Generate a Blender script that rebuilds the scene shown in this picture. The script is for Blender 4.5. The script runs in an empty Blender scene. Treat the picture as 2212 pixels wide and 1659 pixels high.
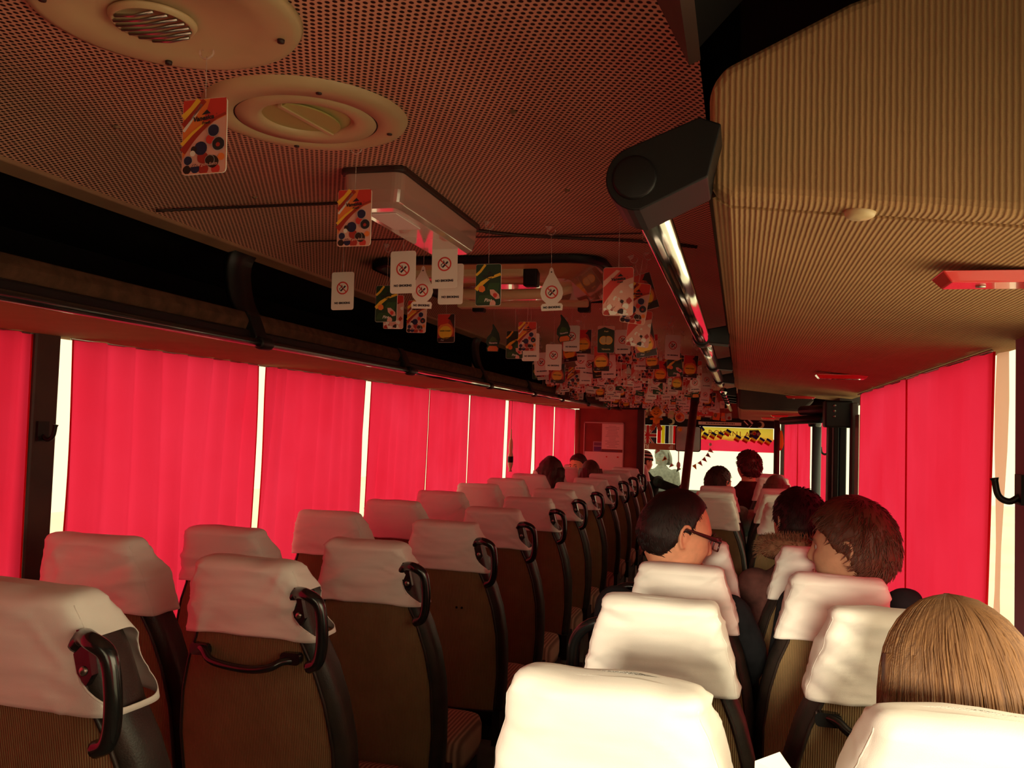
import bpy, math, random
from mathutils import Vector, Matrix, noise

# ------------------------------------------------------------------ camera, world, light
SC = bpy.context.scene
COL = SC.collection
PI = math.pi
cam_d = bpy.data.cameras.new('camera')
cam_d.sensor_width = 36.0
cam_d.lens = 1900.0 / 2212.0 * 36.0
cam_d.clip_start = 0.02
cam = bpy.data.objects.new('camera', cam_d)
COL.objects.link(cam)
cam.matrix_world = Matrix(((0.9673893, -0.01903318, 0.25257806, 0.70),
                           (0.25127128, -0.05366219, -0.96642802, 0.0),
                           (0.03194809, 0.99837774, -0.04712973, 1.50),
                           (0, 0, 0, 1)))
SC.camera = cam
SC.view_settings.view_transform = 'Standard'
SC.view_settings.look = 'None'
SC.view_settings.exposure = 0.18
SC.view_settings.gamma = 1.0
SC.view_settings.use_curve_mapping = False
SC.cycles.max_bounces = 10
SC.cycles.diffuse_bounces = 5
SC.cycles.transparent_max_bounces = 12
SC.cycles.sample_clamp_indirect = 6.0

world = bpy.data.worlds.new('daylight')
SC.world = world
world.use_nodes = True
bg = world.node_tree.nodes['Background']
bg.inputs[0].default_value = (1.0, 0.93, 0.57, 1)
bg.inputs[1].default_value = 1.42

sun_d = bpy.data.lights.new('sun', 'SUN')
sun_d.energy = 5.0
sun_d.color = (1.0, 0.87, 0.62)
sun_d.angle = math.radians(7.0)
sun = bpy.data.objects.new('sun', sun_d)
COL.objects.link(sun)
sun.rotation_euler = Vector((0.03, 0.97, -0.165)).to_track_quat('-Z', 'Y').to_euler()
sun.location = (6, -6, 5)

def area(name, loc, direction, sx, sy, energy, color):
    d = bpy.data.lights.new(name, 'AREA')
    d.shape = 'RECTANGLE'; d.size = sx; d.size_y = sy
    d.energy = energy; d.color = color
    o = bpy.data.objects.new(name, d)
    COL.objects.link(o)
    o.location = loc
    o.rotation_euler = Vector(direction).to_track_quat('-Z', 'Y').to_euler()
    return o
# added area lamps boosting daylight at the bare side window and rear window
area('side_window_daylight_boost', (1.36, 0.90, 1.34), (-1, 0.15, -0.75), 1.3, 0.65, 8.0, (1.0, 0.78, 0.50))
area('rear_window_daylight_boost', (0.70, -1.04, 1.35), (0, 1, -0.25), 0.9, 0.6, 1.6, (1.0, 0.72, 0.45))

# ------------------------------------------------------------------ materials
MATS = {}
def mat(name, col, rough=0.6, metal=0.0, spec=0.5, trans=None, emit=None, coat=0.0):
    if name in MATS: return MATS[name]
    m = bpy.data.materials.new(name)
    m.use_nodes = True
    b = m.node_tree.nodes['Principled BSDF']
    b.inputs['Base Color'].default_value = (*col, 1)
    b.inputs['Roughness'].default_value = rough
    b.inputs['Metallic'].default_value = metal
    b.inputs['Specular IOR Level'].default_value = spec
    b.inputs['Coat Weight'].default_value = coat
    if emit:
        b.inputs['Emission Color'].default_value = (*emit[0], 1)
        b.inputs['Emission Strength'].default_value = emit[1]
    MATS[name] = m
    return m

class NB:
    """tiny node helper"""
    def __init__(s, m):
        s.t = m.node_tree; s.n = s.t.nodes; s.l = s.t.links
        s.b = s.n.get('Principled BSDF')
    def node(s, typ, **kw):
        x = s.n.new(typ)
        for k, v in kw.items(): setattr(x, k, v)
        return x
    def link(s, a, b): s.l.new(a, b)
    def math(s, op, a, b=None, c=None):
        x = s.n.new('ShaderNodeMath'); x.operation = op
        for i, v in enumerate((a, b, c)):
            if v is None: continue
            if isinstance(v, (int, float)): x.inputs[i].default_value = v
            else: s.l.new(v, x.inputs[i])
        return x.outputs[0]
    def coord(s, kind='Object'):
        return s.n.new('ShaderNodeTexCoord').outputs[kind]
    def sep(s, v):
        x = s.n.new('ShaderNodeSeparateXYZ'); s.l.new(v, x.inputs[0]); return x.outputs
    def mix(s, fac, a, b):
        x = s.n.new('ShaderNodeMix'); x.data_type = 'RGBA'
        if isinstance(fac, (int, float)): x.inputs[0].default_value = fac
        else: s.l.new(fac, x.inputs[0])
        for i, v in ((6, a), (7, b)):
            if isinstance(v, tuple): x.inputs[i].default_value = (*v, 1)
            else: s.l.new(v, x.inputs[i])
        return x.outputs[2]
    def noise(s, scale, detail=3, vec=None, rough=0.5):
        x = s.n.new('ShaderNodeTexNoise')
        x.inputs['Scale'].default_value = scale
        x.inputs['Detail'].default_value = detail
        x.inputs['Roughness'].default_value = rough
        s.l.new(vec if vec is not None else s.coord(), x.inputs['Vector'])
        return x.outputs['Fac']
    def ramp(s, fac, lo, hi):
        x = s.n.new('ShaderNodeMapRange'); s.l.new(fac, x.inputs[0])
        x.inputs[1].default_value = lo; x.inputs[2].default_value = hi
        return x.outputs[0]
    def bump(s, h, strength, dist):
        x = s.n.new('ShaderNodeBump')
        x.inputs['Strength'].default_value = strength
        x.inputs['Distance'].default_value = dist
        s.l.new(h, x.inputs['Height'])
        s.l.new(x.outputs[0], s.b.inputs['Normal'])

def ribbed(name, c1, c2, period, axis=0, rough=0.95, dirt=0.25, vary=18):
    m = mat(name, c1, rough, spec=0.15)
    h = NB(m)
    co = h.coord(); xyz = h.sep(co)
    wob = h.math('MULTIPLY', h.noise(60, 2), 0.0012)
    u = h.math('ADD', xyz[axis], wob)
    w = h.math('SINE', h.math('MULTIPLY', u, 2 * PI / period))
    w = h.ramp(w, -0.9, 0.9)
    fuzz = h.noise(700, 2)
    f = h.math('ADD', h.math('MULTIPLY', w, 0.75), h.math('MULTIPLY', fuzz, 0.3))
    base = h.mix(f, c2, c1)
    d = h.ramp(h.noise(vary * 0.3, 4, rough=0.7), 0.35, 0.75)
    dark = tuple(v * 0.45 for v in c1)
    out = h.mix(h.math('MULTIPLY', d, dirt), base, dark)
    h.link(out, h.b.inputs['Base Color'])
    h.bump(f, 0.6, 0.0025)
    return m

def noisy(name, c1, c2, scale, rough=0.7, bump=0.0, bscale=None, spec=0.4, coat=0.0, lo=0.35, hi=0.65):
    m = mat(name, c1, rough, spec=spec, coat=coat)
    h = NB(m)
    h.link(h.mix(h.ramp(h.noise(scale, 4), lo, hi), c1, c2), h.b.inputs['Base Color'])
    if bump: h.bump(h.noise(bscale or scale * 4, 3), bump, 0.004)
    return m

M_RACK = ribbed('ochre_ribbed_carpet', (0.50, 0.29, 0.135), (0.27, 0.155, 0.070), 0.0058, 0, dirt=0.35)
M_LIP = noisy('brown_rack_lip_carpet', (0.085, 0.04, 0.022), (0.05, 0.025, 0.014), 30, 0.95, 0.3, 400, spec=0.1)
M_PANEL = ribbed('olive_ribbed_upholstery', (0.32, 0.21, 0.10), (0.14, 0.092, 0.044), 0.0042, 0, dirt=0.7, vary=14)
M_CUSH = ribbed('striped_seat_fabric', (0.42, 0.25, 0.17), (0.10, 0.05, 0.04), 0.014, 0, dirt=0.3)
M_VINYL = noisy('black_brown_vinyl', (0.030, 0.020, 0.015), (0.016, 0.012, 0.010), 20, 0.42, 0.15, 300, spec=0.45)
M_BLACK = mat('black_plastic', (0.008, 0.007, 0.007), 0.45, spec=0.25)
M_TUBE = mat('black_coated_tube', (0.010, 0.010, 0.010), 0.22, spec=0.6, coat=0.3)
M_CHROME = mat('chrome', (0.85, 0.85, 0.82), 0.12, 1.0)
M_STEEL = mat('dull_steel', (0.45, 0.43, 0.38), 0.35, 1.0)
M_DARK = noisy('dark_brown_trim', (0.05, 0.022, 0.016), (0.03, 0.014, 0.012), 8, 0.5, spec=0.4)
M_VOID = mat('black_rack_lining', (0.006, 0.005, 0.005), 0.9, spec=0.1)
M_TRIMTAN = noisy('tan_trim', (0.30, 0.17, 0.09), (0.22, 0.12, 0.07), 6, 0.55)
M_CREAM = noisy('cream_plastic', (0.62, 0.47, 0.25), (0.52, 0.38, 0.20), 5, 0.45, spec=0.5)
M_VENTIN = mat('yellow_green_vent_flap', (0.42, 0.38, 0.12), 0.5)
M_SHADOWGAP = mat('dark_gap', (0.05, 0.015, 0.01), 0.8)
M_FLOOR = noisy('grey_green_floor_lino', (0.10, 0.10, 0.08), (0.06, 0.06, 0.05), 12, 0.6)
M_RUBBER = mat('rubber', (0.02, 0.02, 0.02), 0.7)
M_REDWALL = noisy('dark_red_panel', (0.34, 0.05, 0.03), (0.22, 0.03, 0.02), 4, 0.45)
M_WALLLOW = noisy('brown_wall_carpet', (0.14, 0.09, 0.05), (0.09, 0.06, 0.04), 20, 0.95)
M_PAPER = mat('white_paper', (0.88, 0.84, 0.76), 0.7)
M_INK = mat('black_ink', (0.02, 0.015, 0.02), 0.6)
M_RED = mat('signal_red_print', (0.62, 0.04, 0.03), 0.5)
M_REDGLOSS = mat('glossy_red_plastic', (0.75, 0.05, 0.05), 0.15, spec=0.7, coat=0.5)
M_ORANGE = mat('orange_print', (0.80, 0.20, 0.04), 0.5)
M_YELLOW = mat('yellow_print', (0.85, 0.50, 0.04), 0.5)
M_DRED = mat('crimson_print', (0.38, 0.03, 0.02), 0.5)
M_CARDW = mat('white_card', (0.78, 0.72, 0.62), 0.55)
M_GREEN = mat('green_print', (0.05, 0.13, 0.03), 0.5)
M_DGREEN = mat('dark_green_print', (0.015, 0.045, 0.02), 0.5)
M_LIME = mat('pale_apple_print', (0.62, 0.55, 0.20), 0.5)
M_NAVY = mat('navy_print', (0.02, 0.02, 0.06), 0.45)
M_PINK = mat('pink_print', (0.72, 0.36, 0.28), 0.5)
M_CRES = mat('pale_green_sticker', (0.55, 0.62, 0.35), 0.5)
M_TRANSP = mat('clear_hook_plastic', (0.75, 0.55, 0.48), 0.25)
def soften_clear(m, a):
    m.node_tree.nodes['Principled BSDF'].inputs['Alpha'].default_value = a
soften_clear(M_TRANSP, 0.35)

def make_ceiling_mat():
    m = mat('perforated_ceiling_vinyl', (0.5, 0.3, 0.2), 0.6, spec=0.25)
    h = NB(m)
    x, y, z = h.sep(h.coord())
    P = 0.0100
    def dots(ox, oy):
        fx = h.math('SUBTRACT', h.math('FRACT', h.math('ADD', h.math('DIVIDE', x, P), ox)), 0.5)
        fy = h.math('SUBTRACT', h.math('FRACT', h.math('ADD', h.math('DIVIDE', y, P * 2.0), oy)), 0.5)
        fy = h.math('MULTIPLY', fy, 1.7)
        return h.math('SQRT', h.math('ADD', h.math('MULTIPLY', fx, fx), h.math('MULTIPLY', fy, fy)))
    d = h.math('MINIMUM', dots(100, 100), dots(100.5, 100.5))
    f = h.ramp(d, 0.25, 0.36)
    n = h.ramp(h.noise(3, 3), 0.3, 0.7)
    tan = h.mix(n, (0.80, 0.42, 0.28), (0.68, 0.34, 0.23))
    h.link(h.mix(f, (0.02, 0.007, 0.005), tan), h.b.inputs['Base Color'])
    h.bump(f, 0.4, 0.001)
    return m
M_CEIL = make_ceiling_mat()

def make_cloth():
    m = mat('white_cotton_cover', (0.86, 0.83, 0.80), 0.85, spec=0.1)
    h = NB(m)
    co = h.coord()
    st = h.node('ShaderNodeMapping'); st.inputs['Scale'].default_value = (1, 1, 3.2); st.inputs['Rotation'].default_value = (0, 0.35, 0)
    h.link(co, st.inputs[0])
    f = h.math('ADD', h.noise(6, 1.5, st.outputs[0]), h.math('MULTIPLY', h.noise(900, 1), 0.02))
    h.bump(f, 0.5, 0.02)
    d = h.ramp(h.noise(7, 4), 0.45, 0.8)
    h.link(h.mix(h.math('MULTIPLY', d, 0.25), (0.86, 0.82, 0.77), (0.66, 0.60, 0.54)), h.b.inputs['Base Color'])
    return m
M_CLOTH = make_cloth()

def make_curtain():
    m = mat('red_curtain_cloth', (0.6, 0.02, 0.035), 0.9, spec=0.05)
    h = NB(m)
    weave = h.noise(1200, 2)
    big = h.noise(2.2, 3)
    f = h.ramp(h.math('ADD', h.math('MULTIPLY', weave, 0.35), h.math('MULTIPLY', big, 0.7)), 0.3, 0.8)
    col = h.mix(f, (0.84, 0.018, 0.072), (0.97, 0.048, 0.160))
    tr = h.node('ShaderNodeBsdfTranslucent'); h.link(col, tr.inputs[0])
    df = h.node('ShaderNodeBsdfDiffuse'); df.inputs[0].default_value = (0.72, 0.025, 0.04, 1)
    mx = h.node('ShaderNodeMixShader'); mx.inputs[0].default_value = 0.30
    h.link(tr.outputs[0], mx.inputs[1]); h.link(df.outputs[0], mx.inputs[2])
    out = h.n['Material Output']
    h.link(mx.outputs[0], out.inputs[0])
    return m
M_CURT = make_curtain()

def make_thin(name, col, spec_w, rough=0.03):
    m = mat(name, col)
    h = NB(m)
    tp = h.node('ShaderNodeBsdfTransparent'); tp.inputs[0].default_value = (*col, 1)
    gl = h.node('ShaderNodeBsdfGlossy'); gl.inputs['Roughness'].default_value = rough
    mx = h.node('ShaderNodeMixShader'); mx.inputs[0].default_value = spec_w
    h.link(tp.outputs[0], mx.inputs[1]); h.link(gl.outputs[0], mx.inputs[2])
    h.link(mx.outputs[0], h.n['Material Output'].inputs[0])
    return m
M_GLASS = make_thin('window_glass', (0.97, 0.97, 0.95), 0.04)

def make_acryl():
    m = mat('milky_lamp_plastic', (0.62, 0.40, 0.32), 0.12, spec=0.6, coat=0.6)
    m.node_tree.nodes['Principled BSDF'].inputs['Transmission Weight'].default_value = 0.35
    return m
M_ACRYL = make_acryl()

def sheer(name, c, w=0.5):
    m = mat(name, c, 0.8, spec=0.1); h = NB(m)
    tr = h.node('ShaderNodeBsdfTranslucent'); tr.inputs[0].default_value = (*c, 1)
    mx = h.node('ShaderNodeMixShader'); mx.inputs[0].default_value = w
    out = h.n['Material Output']
    h.link(h.b.outputs[0], mx.inputs[1]); h.link(tr.outputs[0], mx.inputs[2]); h.link(mx.outputs[0], out.inputs[0])
    return m
def skin(name, c):
    m = mat(name, c, 0.5, spec=0.35)
    b = m.node_tree.nodes['Principled BSDF']
    b.inputs['Subsurface Weight'].default_value = 0.12
    b.inputs['Subsurface Radius'].default_value = (0.012, 0.005, 0.003)
    h = NB(m)
    h.link(h.mix(h.ramp(h.noise(40, 3), 0.3, 0.7), c, tuple(v * 0.85 for v in c)), h.b.inputs['Base Color'])
    return m
def hair_mat(name, c1, c2, sc=60, bmp=0.5):
    """streaks radiate from the crown and run down the hair; object origin sits in the head"""
    m = mat(name, c1, 0.42, spec=0.4)
    h = NB(m)
    x, y, z = h.sep(h.coord())
    a = h.math('ARCTAN2', h.math('ADD', y, 0.02), x)
    wob = h.math('MULTIPLY', h.noise(9, 2), 0.5)
    cmb = h.node('ShaderNodeCombineXYZ')
    h.link(h.math('ADD', h.math('MULTIPLY', a, 1.0), wob), cmb.inputs[0]); h.link(h.math('MULTIPLY', z, 0.25), cmb.inputs[1])
    f = h.noise(sc, 4, cmb.outputs[0], 0.75)
    g = h.noise(sc * 0.18, 2, cmb.outputs[0])
    k = h.ramp(h.math('ADD', h.math('MULTIPLY', f, 0.6), h.math('MULTIPLY', g, 0.4)), 0.36, 0.64)
    h.link(h.mix(k, c2, c1), h.b.inputs['Base Color'])
    h.bump(f, bmp, 0.003)
    return m
M_BLUE = sheer('blue_cloth', (0.05, 0.07, 0.40)); M_FYEL = sheer('yellow_cloth', (0.95, 0.88, 0.08)); M_FRED = sheer('red_cloth', (0.80, 0.04, 0.05)); M_SKYB = sheer('pale_grey_cloth', (0.62, 0.58, 0.55))
M_SKIN = skin('skin_light', (0.90, 0.46, 0.28))
M_SKIN2 = skin('skin_tan', (0.60, 0.32, 0.20))
M_HBLACK = hair_mat('near_black_hair', (0.018, 0.011, 0.010), (0.010, 0.006, 0.006))
M_HBROWN = hair_mat('reddish_brown_hair', (0.16, 0.055, 0.03), (0.07, 0.022, 0.014))
M_HLONG = hair_mat('golden_brown_hair', (0.31, 0.155, 0.065), (0.09, 0.038, 0.020), 70)
M_HDARK = hair_mat('dark_auburn_hair', (0.07, 0.022, 0.015), (0.03, 0.010, 0.008))
M_HOLIVE = hair_mat('olive_dark_hair', (0.05, 0.045, 0.02), (0.02, 0.02, 0.01))
M_HASH = hair_mat('ash_brown_hair', (0.20, 0.14, 0.09), (0.09, 0.06, 0.04))
M_HCURL = hair_mat('dark_red_curly_hair', (0.14, 0.012, 0.012), (0.06, 0.006, 0.008), 14)
def cloth(name, c, r=0.9): return noisy(name, c, tuple(v * 0.7 for v in c), 30, r, 0.25, 500, spec=0.15)
M_JBLACK = cloth('black_jacket_cloth', (0.018, 0.017, 0.02))
M_JPLUM = cloth('plum_brown_coat_cloth', (0.10, 0.035, 0.03))
M_JGREEN = cloth('grey_green_jacket_cloth', (0.25, 0.30, 0.24))
M_JRED = cloth('dark_red_jacket_cloth', (0.10, 0.012, 0.015))
M_JDG = cloth('dark_green_sweater_cloth', (0.025, 0.05, 0.045))
M_JGREY = cloth('grey_coat_cloth', (0.30, 0.32, 0.29))
M_JPINK = cloth('pale_pink_top_cloth', (0.55, 0.40, 0.36))
M_TROUS = cloth('dark_trousers_cloth', (0.03, 0.035, 0.04))
M_FUR = noisy('tan_fur', (0.34, 0.17, 0.10), (0.20, 0.09, 0.05), 60, 0.95, spec=0.1)
M_KNITW = mat('white_knit', (0.75, 0.72, 0.62), 0.9)
M_PLUSHY = noisy('yellow_plush', (0.80, 0.42, 0.05), (0.62, 0.26, 0.03), 30, 0.95)
M_PLUSHO = noisy('orange_plush', (0.70, 0.20, 0.08), (0.55, 0.14, 0.05), 30, 0.95)

# ------------------------------------------------------------------ mesh building
class MB:
    def __init__(s): s.v = []; s.f = []; s.m = []; s.sm = []; s.mats = []; s.cur = 0; s.T = None
    def use(s, m):
        if m not in s.mats: s.mats.append(m)
        s.cur = s.mats.index(m); return s
    def _add(s, vs, fs, smooth=False):
        k = len(s.v)
        if s.T is not None: vs = [tuple(s.T @ Vector(p)) for p in vs]
        s.v += [tuple(p) for p in vs]
        for f in fs: s.f.append(tuple(i + k for i in f)); s.m.append(s.cur); s.sm.append(smooth)
    def box(s, a, b):
        (x0, y0, z0), (x1, y1, z1) = a, b
        x0, x1 = sorted((x0, x1)); y0, y1 = sorted((y0, y1)); z0, z1 = sorted((z0, z1))
        v = [(x, y, z) for z in (z0, z1) for y in (y0, y1) for x in (x0, x1)]
        s._add(v, [(0, 2, 3, 1), (4, 5, 7, 6), (0, 1, 5, 4), (2, 6, 7, 3), (0, 4, 6, 2), (1, 3, 7, 5)])
        return s
    def loft(s, rings, cap0=True, cap1=True, closed=True, smooth=True, skip=None):
        n = len(rings[0]); vs = [p for r in rings for p in r]; fs = []
        for i in range(len(rings) - 1):
            for j in range(n if closed else n - 1):
                if skip and skip(i, j): continue
                k = (j + 1) % n
                fs.append((i * n + j, i * n + k, (i + 1) * n + k, (i + 1) * n + j))
        if cap0: fs.append(tuple(range(n - 1, -1, -1)))
        if cap1: fs.append(tuple((len(rings) - 1) * n + j for j in range(n)))
        s._add(vs, fs, smooth); return s
    def tube(s, pts, r, n=12, caps=True):
        pts = [Vector(p) for p in pts]
        rs = r if isinstance(r, (list, tuple)) else [r] * len(pts)
        rings = []; up = None
        for i, p in enumerate(pts):
            t = (pts[min(i + 1, len(pts) - 1)] - pts[max(i - 1, 0)]).normalized()
            if up is None:
                up = Vector((0, 0, 1)) if abs(t.z) < 0.9 else Vector((1, 0, 0))
            a = t.cross(up).normalized(); b = a.cross(t).normalized(); up = b
            rings.append([p + (a * math.cos(2 * PI * k / n) + b * math.sin(2 * PI * k / n)) * rs[i] for k in range(n)])
        s.loft(rings, caps, caps); return s
    def lathe(s, prof, c=(0, 0, 0), axis='z', n=32, smooth=True, caps=True):
        rings = []
        for r, h in prof:
            ring = []
            for k in range(n):
                a = 2 * PI * k / n
                p = (r * math.cos(a), r * math.sin(a), h)
                if axis == 'x': p = (h, p[0], p[1])
                if axis == 'y': p = (p[0], h, p[1])
                ring.append((p[0] + c[0], p[1] + c[1], p[2] + c[2]))
            rings.append(ring)
        s.loft(rings, caps, caps, smooth=smooth); return s
    def ball(s, c, r, n=16, m=10):
        if not isinstance(r, (tuple, list)): r = (r, r, r)
        rings = []
        for i in range(m + 1):
            t = -PI / 2 + PI * (i + (0.02 if i == 0 else -0.02 if i == m else 0)) / m
            rings.append([(c[0] + r[0] * math.cos(t) * math.cos(2 * PI * k / n), c[1] + r[1] * math.cos(t) * math.sin(2 * PI * k / n), c[2] + r[2] * math.sin(t)) for k in range(n)])
        s.loft(rings); return s
    def prism(s, poly, plane, t0, t1):
        """poly 2D; plane 'xz' extruded along y, 'yz' along x, 'xy' along z"""
        def P(u, v, t):
            return {'xz': (u, t, v), 'yz': (t, u, v), 'xy': (u, v, t)}[plane]
        n = len(poly)
        vs = [P(u, v, t0) for u, v in poly] + [P(u, v, t1) for u, v in poly]
        fs = [tuple(range(n)), tuple(range(2 * n - 1, n - 1, -1))]
        fs += [(j, n + j, n + (j + 1) % n, (j + 1) % n) for j in range(n)]
        s._add(vs, fs); return s
    def flat(s, poly, y):
        """a printed patch in the xz plane facing -y"""
        s._add([(u, y, v) for u, v in poly], [tuple(range(len(poly)))]); return s
    def mesh(s, name):
        me = bpy.data.meshes.new(name)
        me.from_pydata(s.v, [], s.f)
        for m in s.mats: me.materials.append(m)
        me.polygons.foreach_set('material_index', s.m)
        me.polygons.foreach_set('use_smooth', s.sm)
        me.update()
        return me
    def obj(s, name, parent=None, loc=None, bevel=0, subsurf=0, solid=0, fix=False):
        me = s.mesh(name)
        if fix:
            import bmesh
            b = bmesh.new(); b.from_mesh(me); bmesh.ops.recalc_face_normals(b, faces=b.faces); b.to_mesh(me); b.free()
        o = bpy.data.objects.new(name, me); COL.objects.link(o)
        if parent: o.parent = parent
        if loc: o.location = loc
        if solid:
            q = o.modifiers.new('thick', 'SOLIDIFY'); q.thickness = solid; q.offset = 0
        if bevel:
            q = o.modifiers.new('bevel', 'BEVEL'); q.width = bevel; q.segments = 3; q.limit_method = 'ANGLE'
        if subsurf:
            q = o.modifiers.new('sub', 'SUBSURF'); q.levels = subsurf; q.render_levels = subsurf
        return o

def tag(o, label, cat, group=None, kind=None):
    if label: o['label'] = label
    if cat: o['category'] = cat
    if group: o['group'] = group
    if kind: o['kind'] = kind
    return o
def struct(o): o['kind'] = 'structure'; return o
def empty(name, loc=(0, 0, 0), rz=0.0, label=None, cat=None, group=None):
    o = bpy.data.objects.new(name, None); COL.objects.link(o)
    o.empty_display_size = 0.05
    o.location = loc; o.rotation_euler = (0, 0, rz)
    tag(o, label, cat, group); return o
def copy_tree(o, parent=None):
    c = o.copy(); COL.objects.link(c); c.parent = parent
    for ch in o.children: copy_tree(ch, c)
    return c
def circ(cx, cz, r, n=20, a0=0, a1=2 * PI, rx=1.0):
    return [(cx + r * rx * math.cos(a0 + (a1 - a0) * k / n), cz + r * math.sin(a0 + (a1 - a0) * k / n)) for k in range(n if abs(a1 - a0 - 2 * PI) < 1e-6 else n + 1)]
def rrect(x0, z0, x1, z1, r, n=5):
    out = []
    for cx, cz, a in ((x1 - r, z1 - r, 0), (x0 + r, z1 - r, PI / 2), (x0 + r, z0 + r, PI), (x1 - r, z0 + r, 1.5 * PI)):
        out += [(cx + r * math.cos(a + PI / 2 * k / n), cz + r * math.sin(a + PI / 2 * k / n)) for k in range(n + 1)]
    return out
def band(mb, pts, w, y):
    """flat ribbon along 2D pts"""
    n = len(pts); L = []; R = []
    ws = w if isinstance(w, (list, tuple)) else [w] * n
    for i in range(n):
        a = Vector(pts[min(i + 1, n - 1)]) - Vector(pts[max(i - 1, 0)]); a.normalize()
        nx, nz = -a.y, a.x
        L.append((pts[i][0] + nx * ws[i] / 2, pts[i][1] + nz * ws[i] / 2)); R.append((pts[i][0] - nx * ws[i] / 2, pts[i][1] - nz * ws[i] / 2))
    for i in range(n - 1): mb.flat([L[i], L[i + 1], R[i + 1], R[i]], y)
def smooth_path(pts, n=6):
    """Catmull-Rom through 3D points"""
    P = [Vector(p) for p in pts]; P = [2 * P[0] - P[1]] + P + [2 * P[-1] - P[-2]]
    out = []
    for i in range(1, len(P) - 2):
        for k in range(n):
            t = k / n
            a, b, c, d = P[i - 1], P[i], P[i + 1], P[i + 2]
            out.append(0.5 * ((2 * b) + (c - a) * t + (2 * a - 5 * b + 4 * c - d) * t * t + (3 * b - a - 3 * c + d) * t ** 3))
    out.append(P[-2]); return out

TXT = {}
def text_geo(s, size, shear=0.0, bold=0.0):
    key = (s, size, shear, bold)
    if key not in TXT:
        cu = bpy.data.curves.new('lettering', 'FONT')
        cu.body = s; cu.size = size; cu.shear = shear; cu.offset = bold
        cu.align_x = 'CENTER'; cu.align_y = 'CENTER'; cu.resolution_u = 2
        o = bpy.data.objects.new('lettering', cu); COL.objects.link(o)
        dg = bpy.context.evaluated_depsgraph_get()
        me = bpy.data.meshes.new_from_object(o.evaluated_get(dg))
        TXT[key] = ([tuple(v.co) for v in me.vertices], [tuple(p.vertices) for p in me.polygons])
        bpy.data.objects.remove(o); bpy.data.meshes.remove(me); bpy.data.curves.remove(cu)
    return TXT[key]
def put_text(mb, s, cx, cz, y, size, rot=0.0, shear=0.0, bold=0.0, sx=1.0):
    vs, fs = text_geo(s, size, shear, bold)
    c, n = math.cos(rot), math.sin(rot)
    mb._add([(cx + (p[0] * c - p[1] * n) * sx, y, cz + p[0] * n + p[1] * c) for p in vs], fs)

# ------------------------------------------------------------------ bus shell
YB, YF = -1.0, 11.1
XW = 1.24
struct(MB().use(M_FLOOR).box((-XW, YB, -0.06), (XW, YF, 0.0)).obj('floor'))
# raised floor under the seats, stepping up to the rear
for sx, nm in ((-1, 'trim_1'), (1, 'trim_2')):
    m = MB().use(M_FLOOR)
    a, b = (0.14, XW) if sx < 0 else (0.34, XW)
    m.prism([(YB, 0.0), (9.4, 0.0), (9.4, 0.02), (2.95, 0.02), (2.94, 0.04), (2.2, 0.04), (2.19, 0.08), (1.5, 0.08), (1.49, 0.12), (YB, 0.12)], 'yz', sx * a, sx * b)
    struct(m.obj(nm))
# perforated ceiling, gently arched
def ceil_z(x):
    t = max(0.0, abs(x) - 0.40) / 0.26
    return 2.0 - 0.03 * t * t
m = MB().use(M_CEIL)
xs = [-0.66 + 1.30 * k / 26 for k in range(27)]
m.loft([[(x, YB, ceil_z(x)) for x in xs], [(x, 10.9, ceil_z(x)) for x in xs]], False, False, closed=False)
m.use(M_VOID)
m.loft([[(x, YB, ceil_z(x) + 0.02) for x in xs], [(x, 10.9, ceil_z(x) + 0.02) for x in xs]], False, False, closed=False)
struct(m.obj('ceiling'))
# outer roof so no daylight leaks in
m = MB().use(M_VOID)
m.box((-XW - 0.04, YB - 0.04, 2.06), (XW + 0.04, YF + 0.04, 2.10))
struct(m.obj('ceiling_roof_skin'))
# side walls below and above the windows
for sx, nm in ((-1, 'wall_left'), (1, 'wall_right')):
    m = MB().use(M_WALLLOW)
    m.box((sx * XW, YB, 0.0), (sx * (XW + 0.05), YF, 0.62))
    m.use(M_VOID).box((sx * XW, YB, 1.74), (sx * (XW + 0.05), YF, 2.08))
    if sx > 0: m.use(M_DARK).box((1.185, 4.75, 1.66), (XW + 0.05, YF, 1.74))
    struct(m.obj(nm))
m = MB().use(M_WALLLOW).box((-XW, YB - 0.05, 0), (XW, YB, 1.0))
m.use(M_VOID).box((-XW, YB - 0.05, 1.72), (XW, YB, 2.08))
m.use(M_DARK).box((-XW - 0.05, YB - 0.05, 1.0), (0.22, YB, 1.72)).box((1.16, YB - 0.05, 1.0), (XW + 0.05, YB, 1.72))  # left of the rear window closed off to keep sun off the left seats
struct(m.obj('wall_rear'))
m = MB().use(M_DARK).box((-XW - 0.05, YF, 0), (XW + 0.05, YF + 0.05, 0.72))
m.use(M_DARK).box((-XW - 0.05, YF, 1.62), (XW + 0.05, YF + 0.05, 2.08))
m.box((-XW - 0.05, YF, 0.72), (-XW + 0.03, YF + 0.05, 1.62)).box((1.17, YF, 0.72), (XW + 0.05, YF + 0.05, 1.62))
struct(m.obj('wall_front'))
struct(MB().use(M_GLASS).box((-XW + 0.03, YF + 0.02, 0.72), (1.17, YF + 0.028, 1.62)).obj('window_1'))
struct(MB().use(M_GLASS).box((0.22, YB - 0.03, 1.0), (1.16, YB - 0.022, 1.72)).obj('window_2'))
LP = [YB, 2.10, 4.24, 6.05, 8.08, 10.2, YF]
wn = 3
for i in range(6):
    struct(MB().use(M_GLASS).box((-XW - 0.03, LP[i], 0.62), (-XW - 0.024, LP[i + 1], 1.74)).obj('window_%d' % wn)); wn += 1
RP = [YB, 1.80, 4.16, 5.4, 7.6, 9.6, YF]
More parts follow.
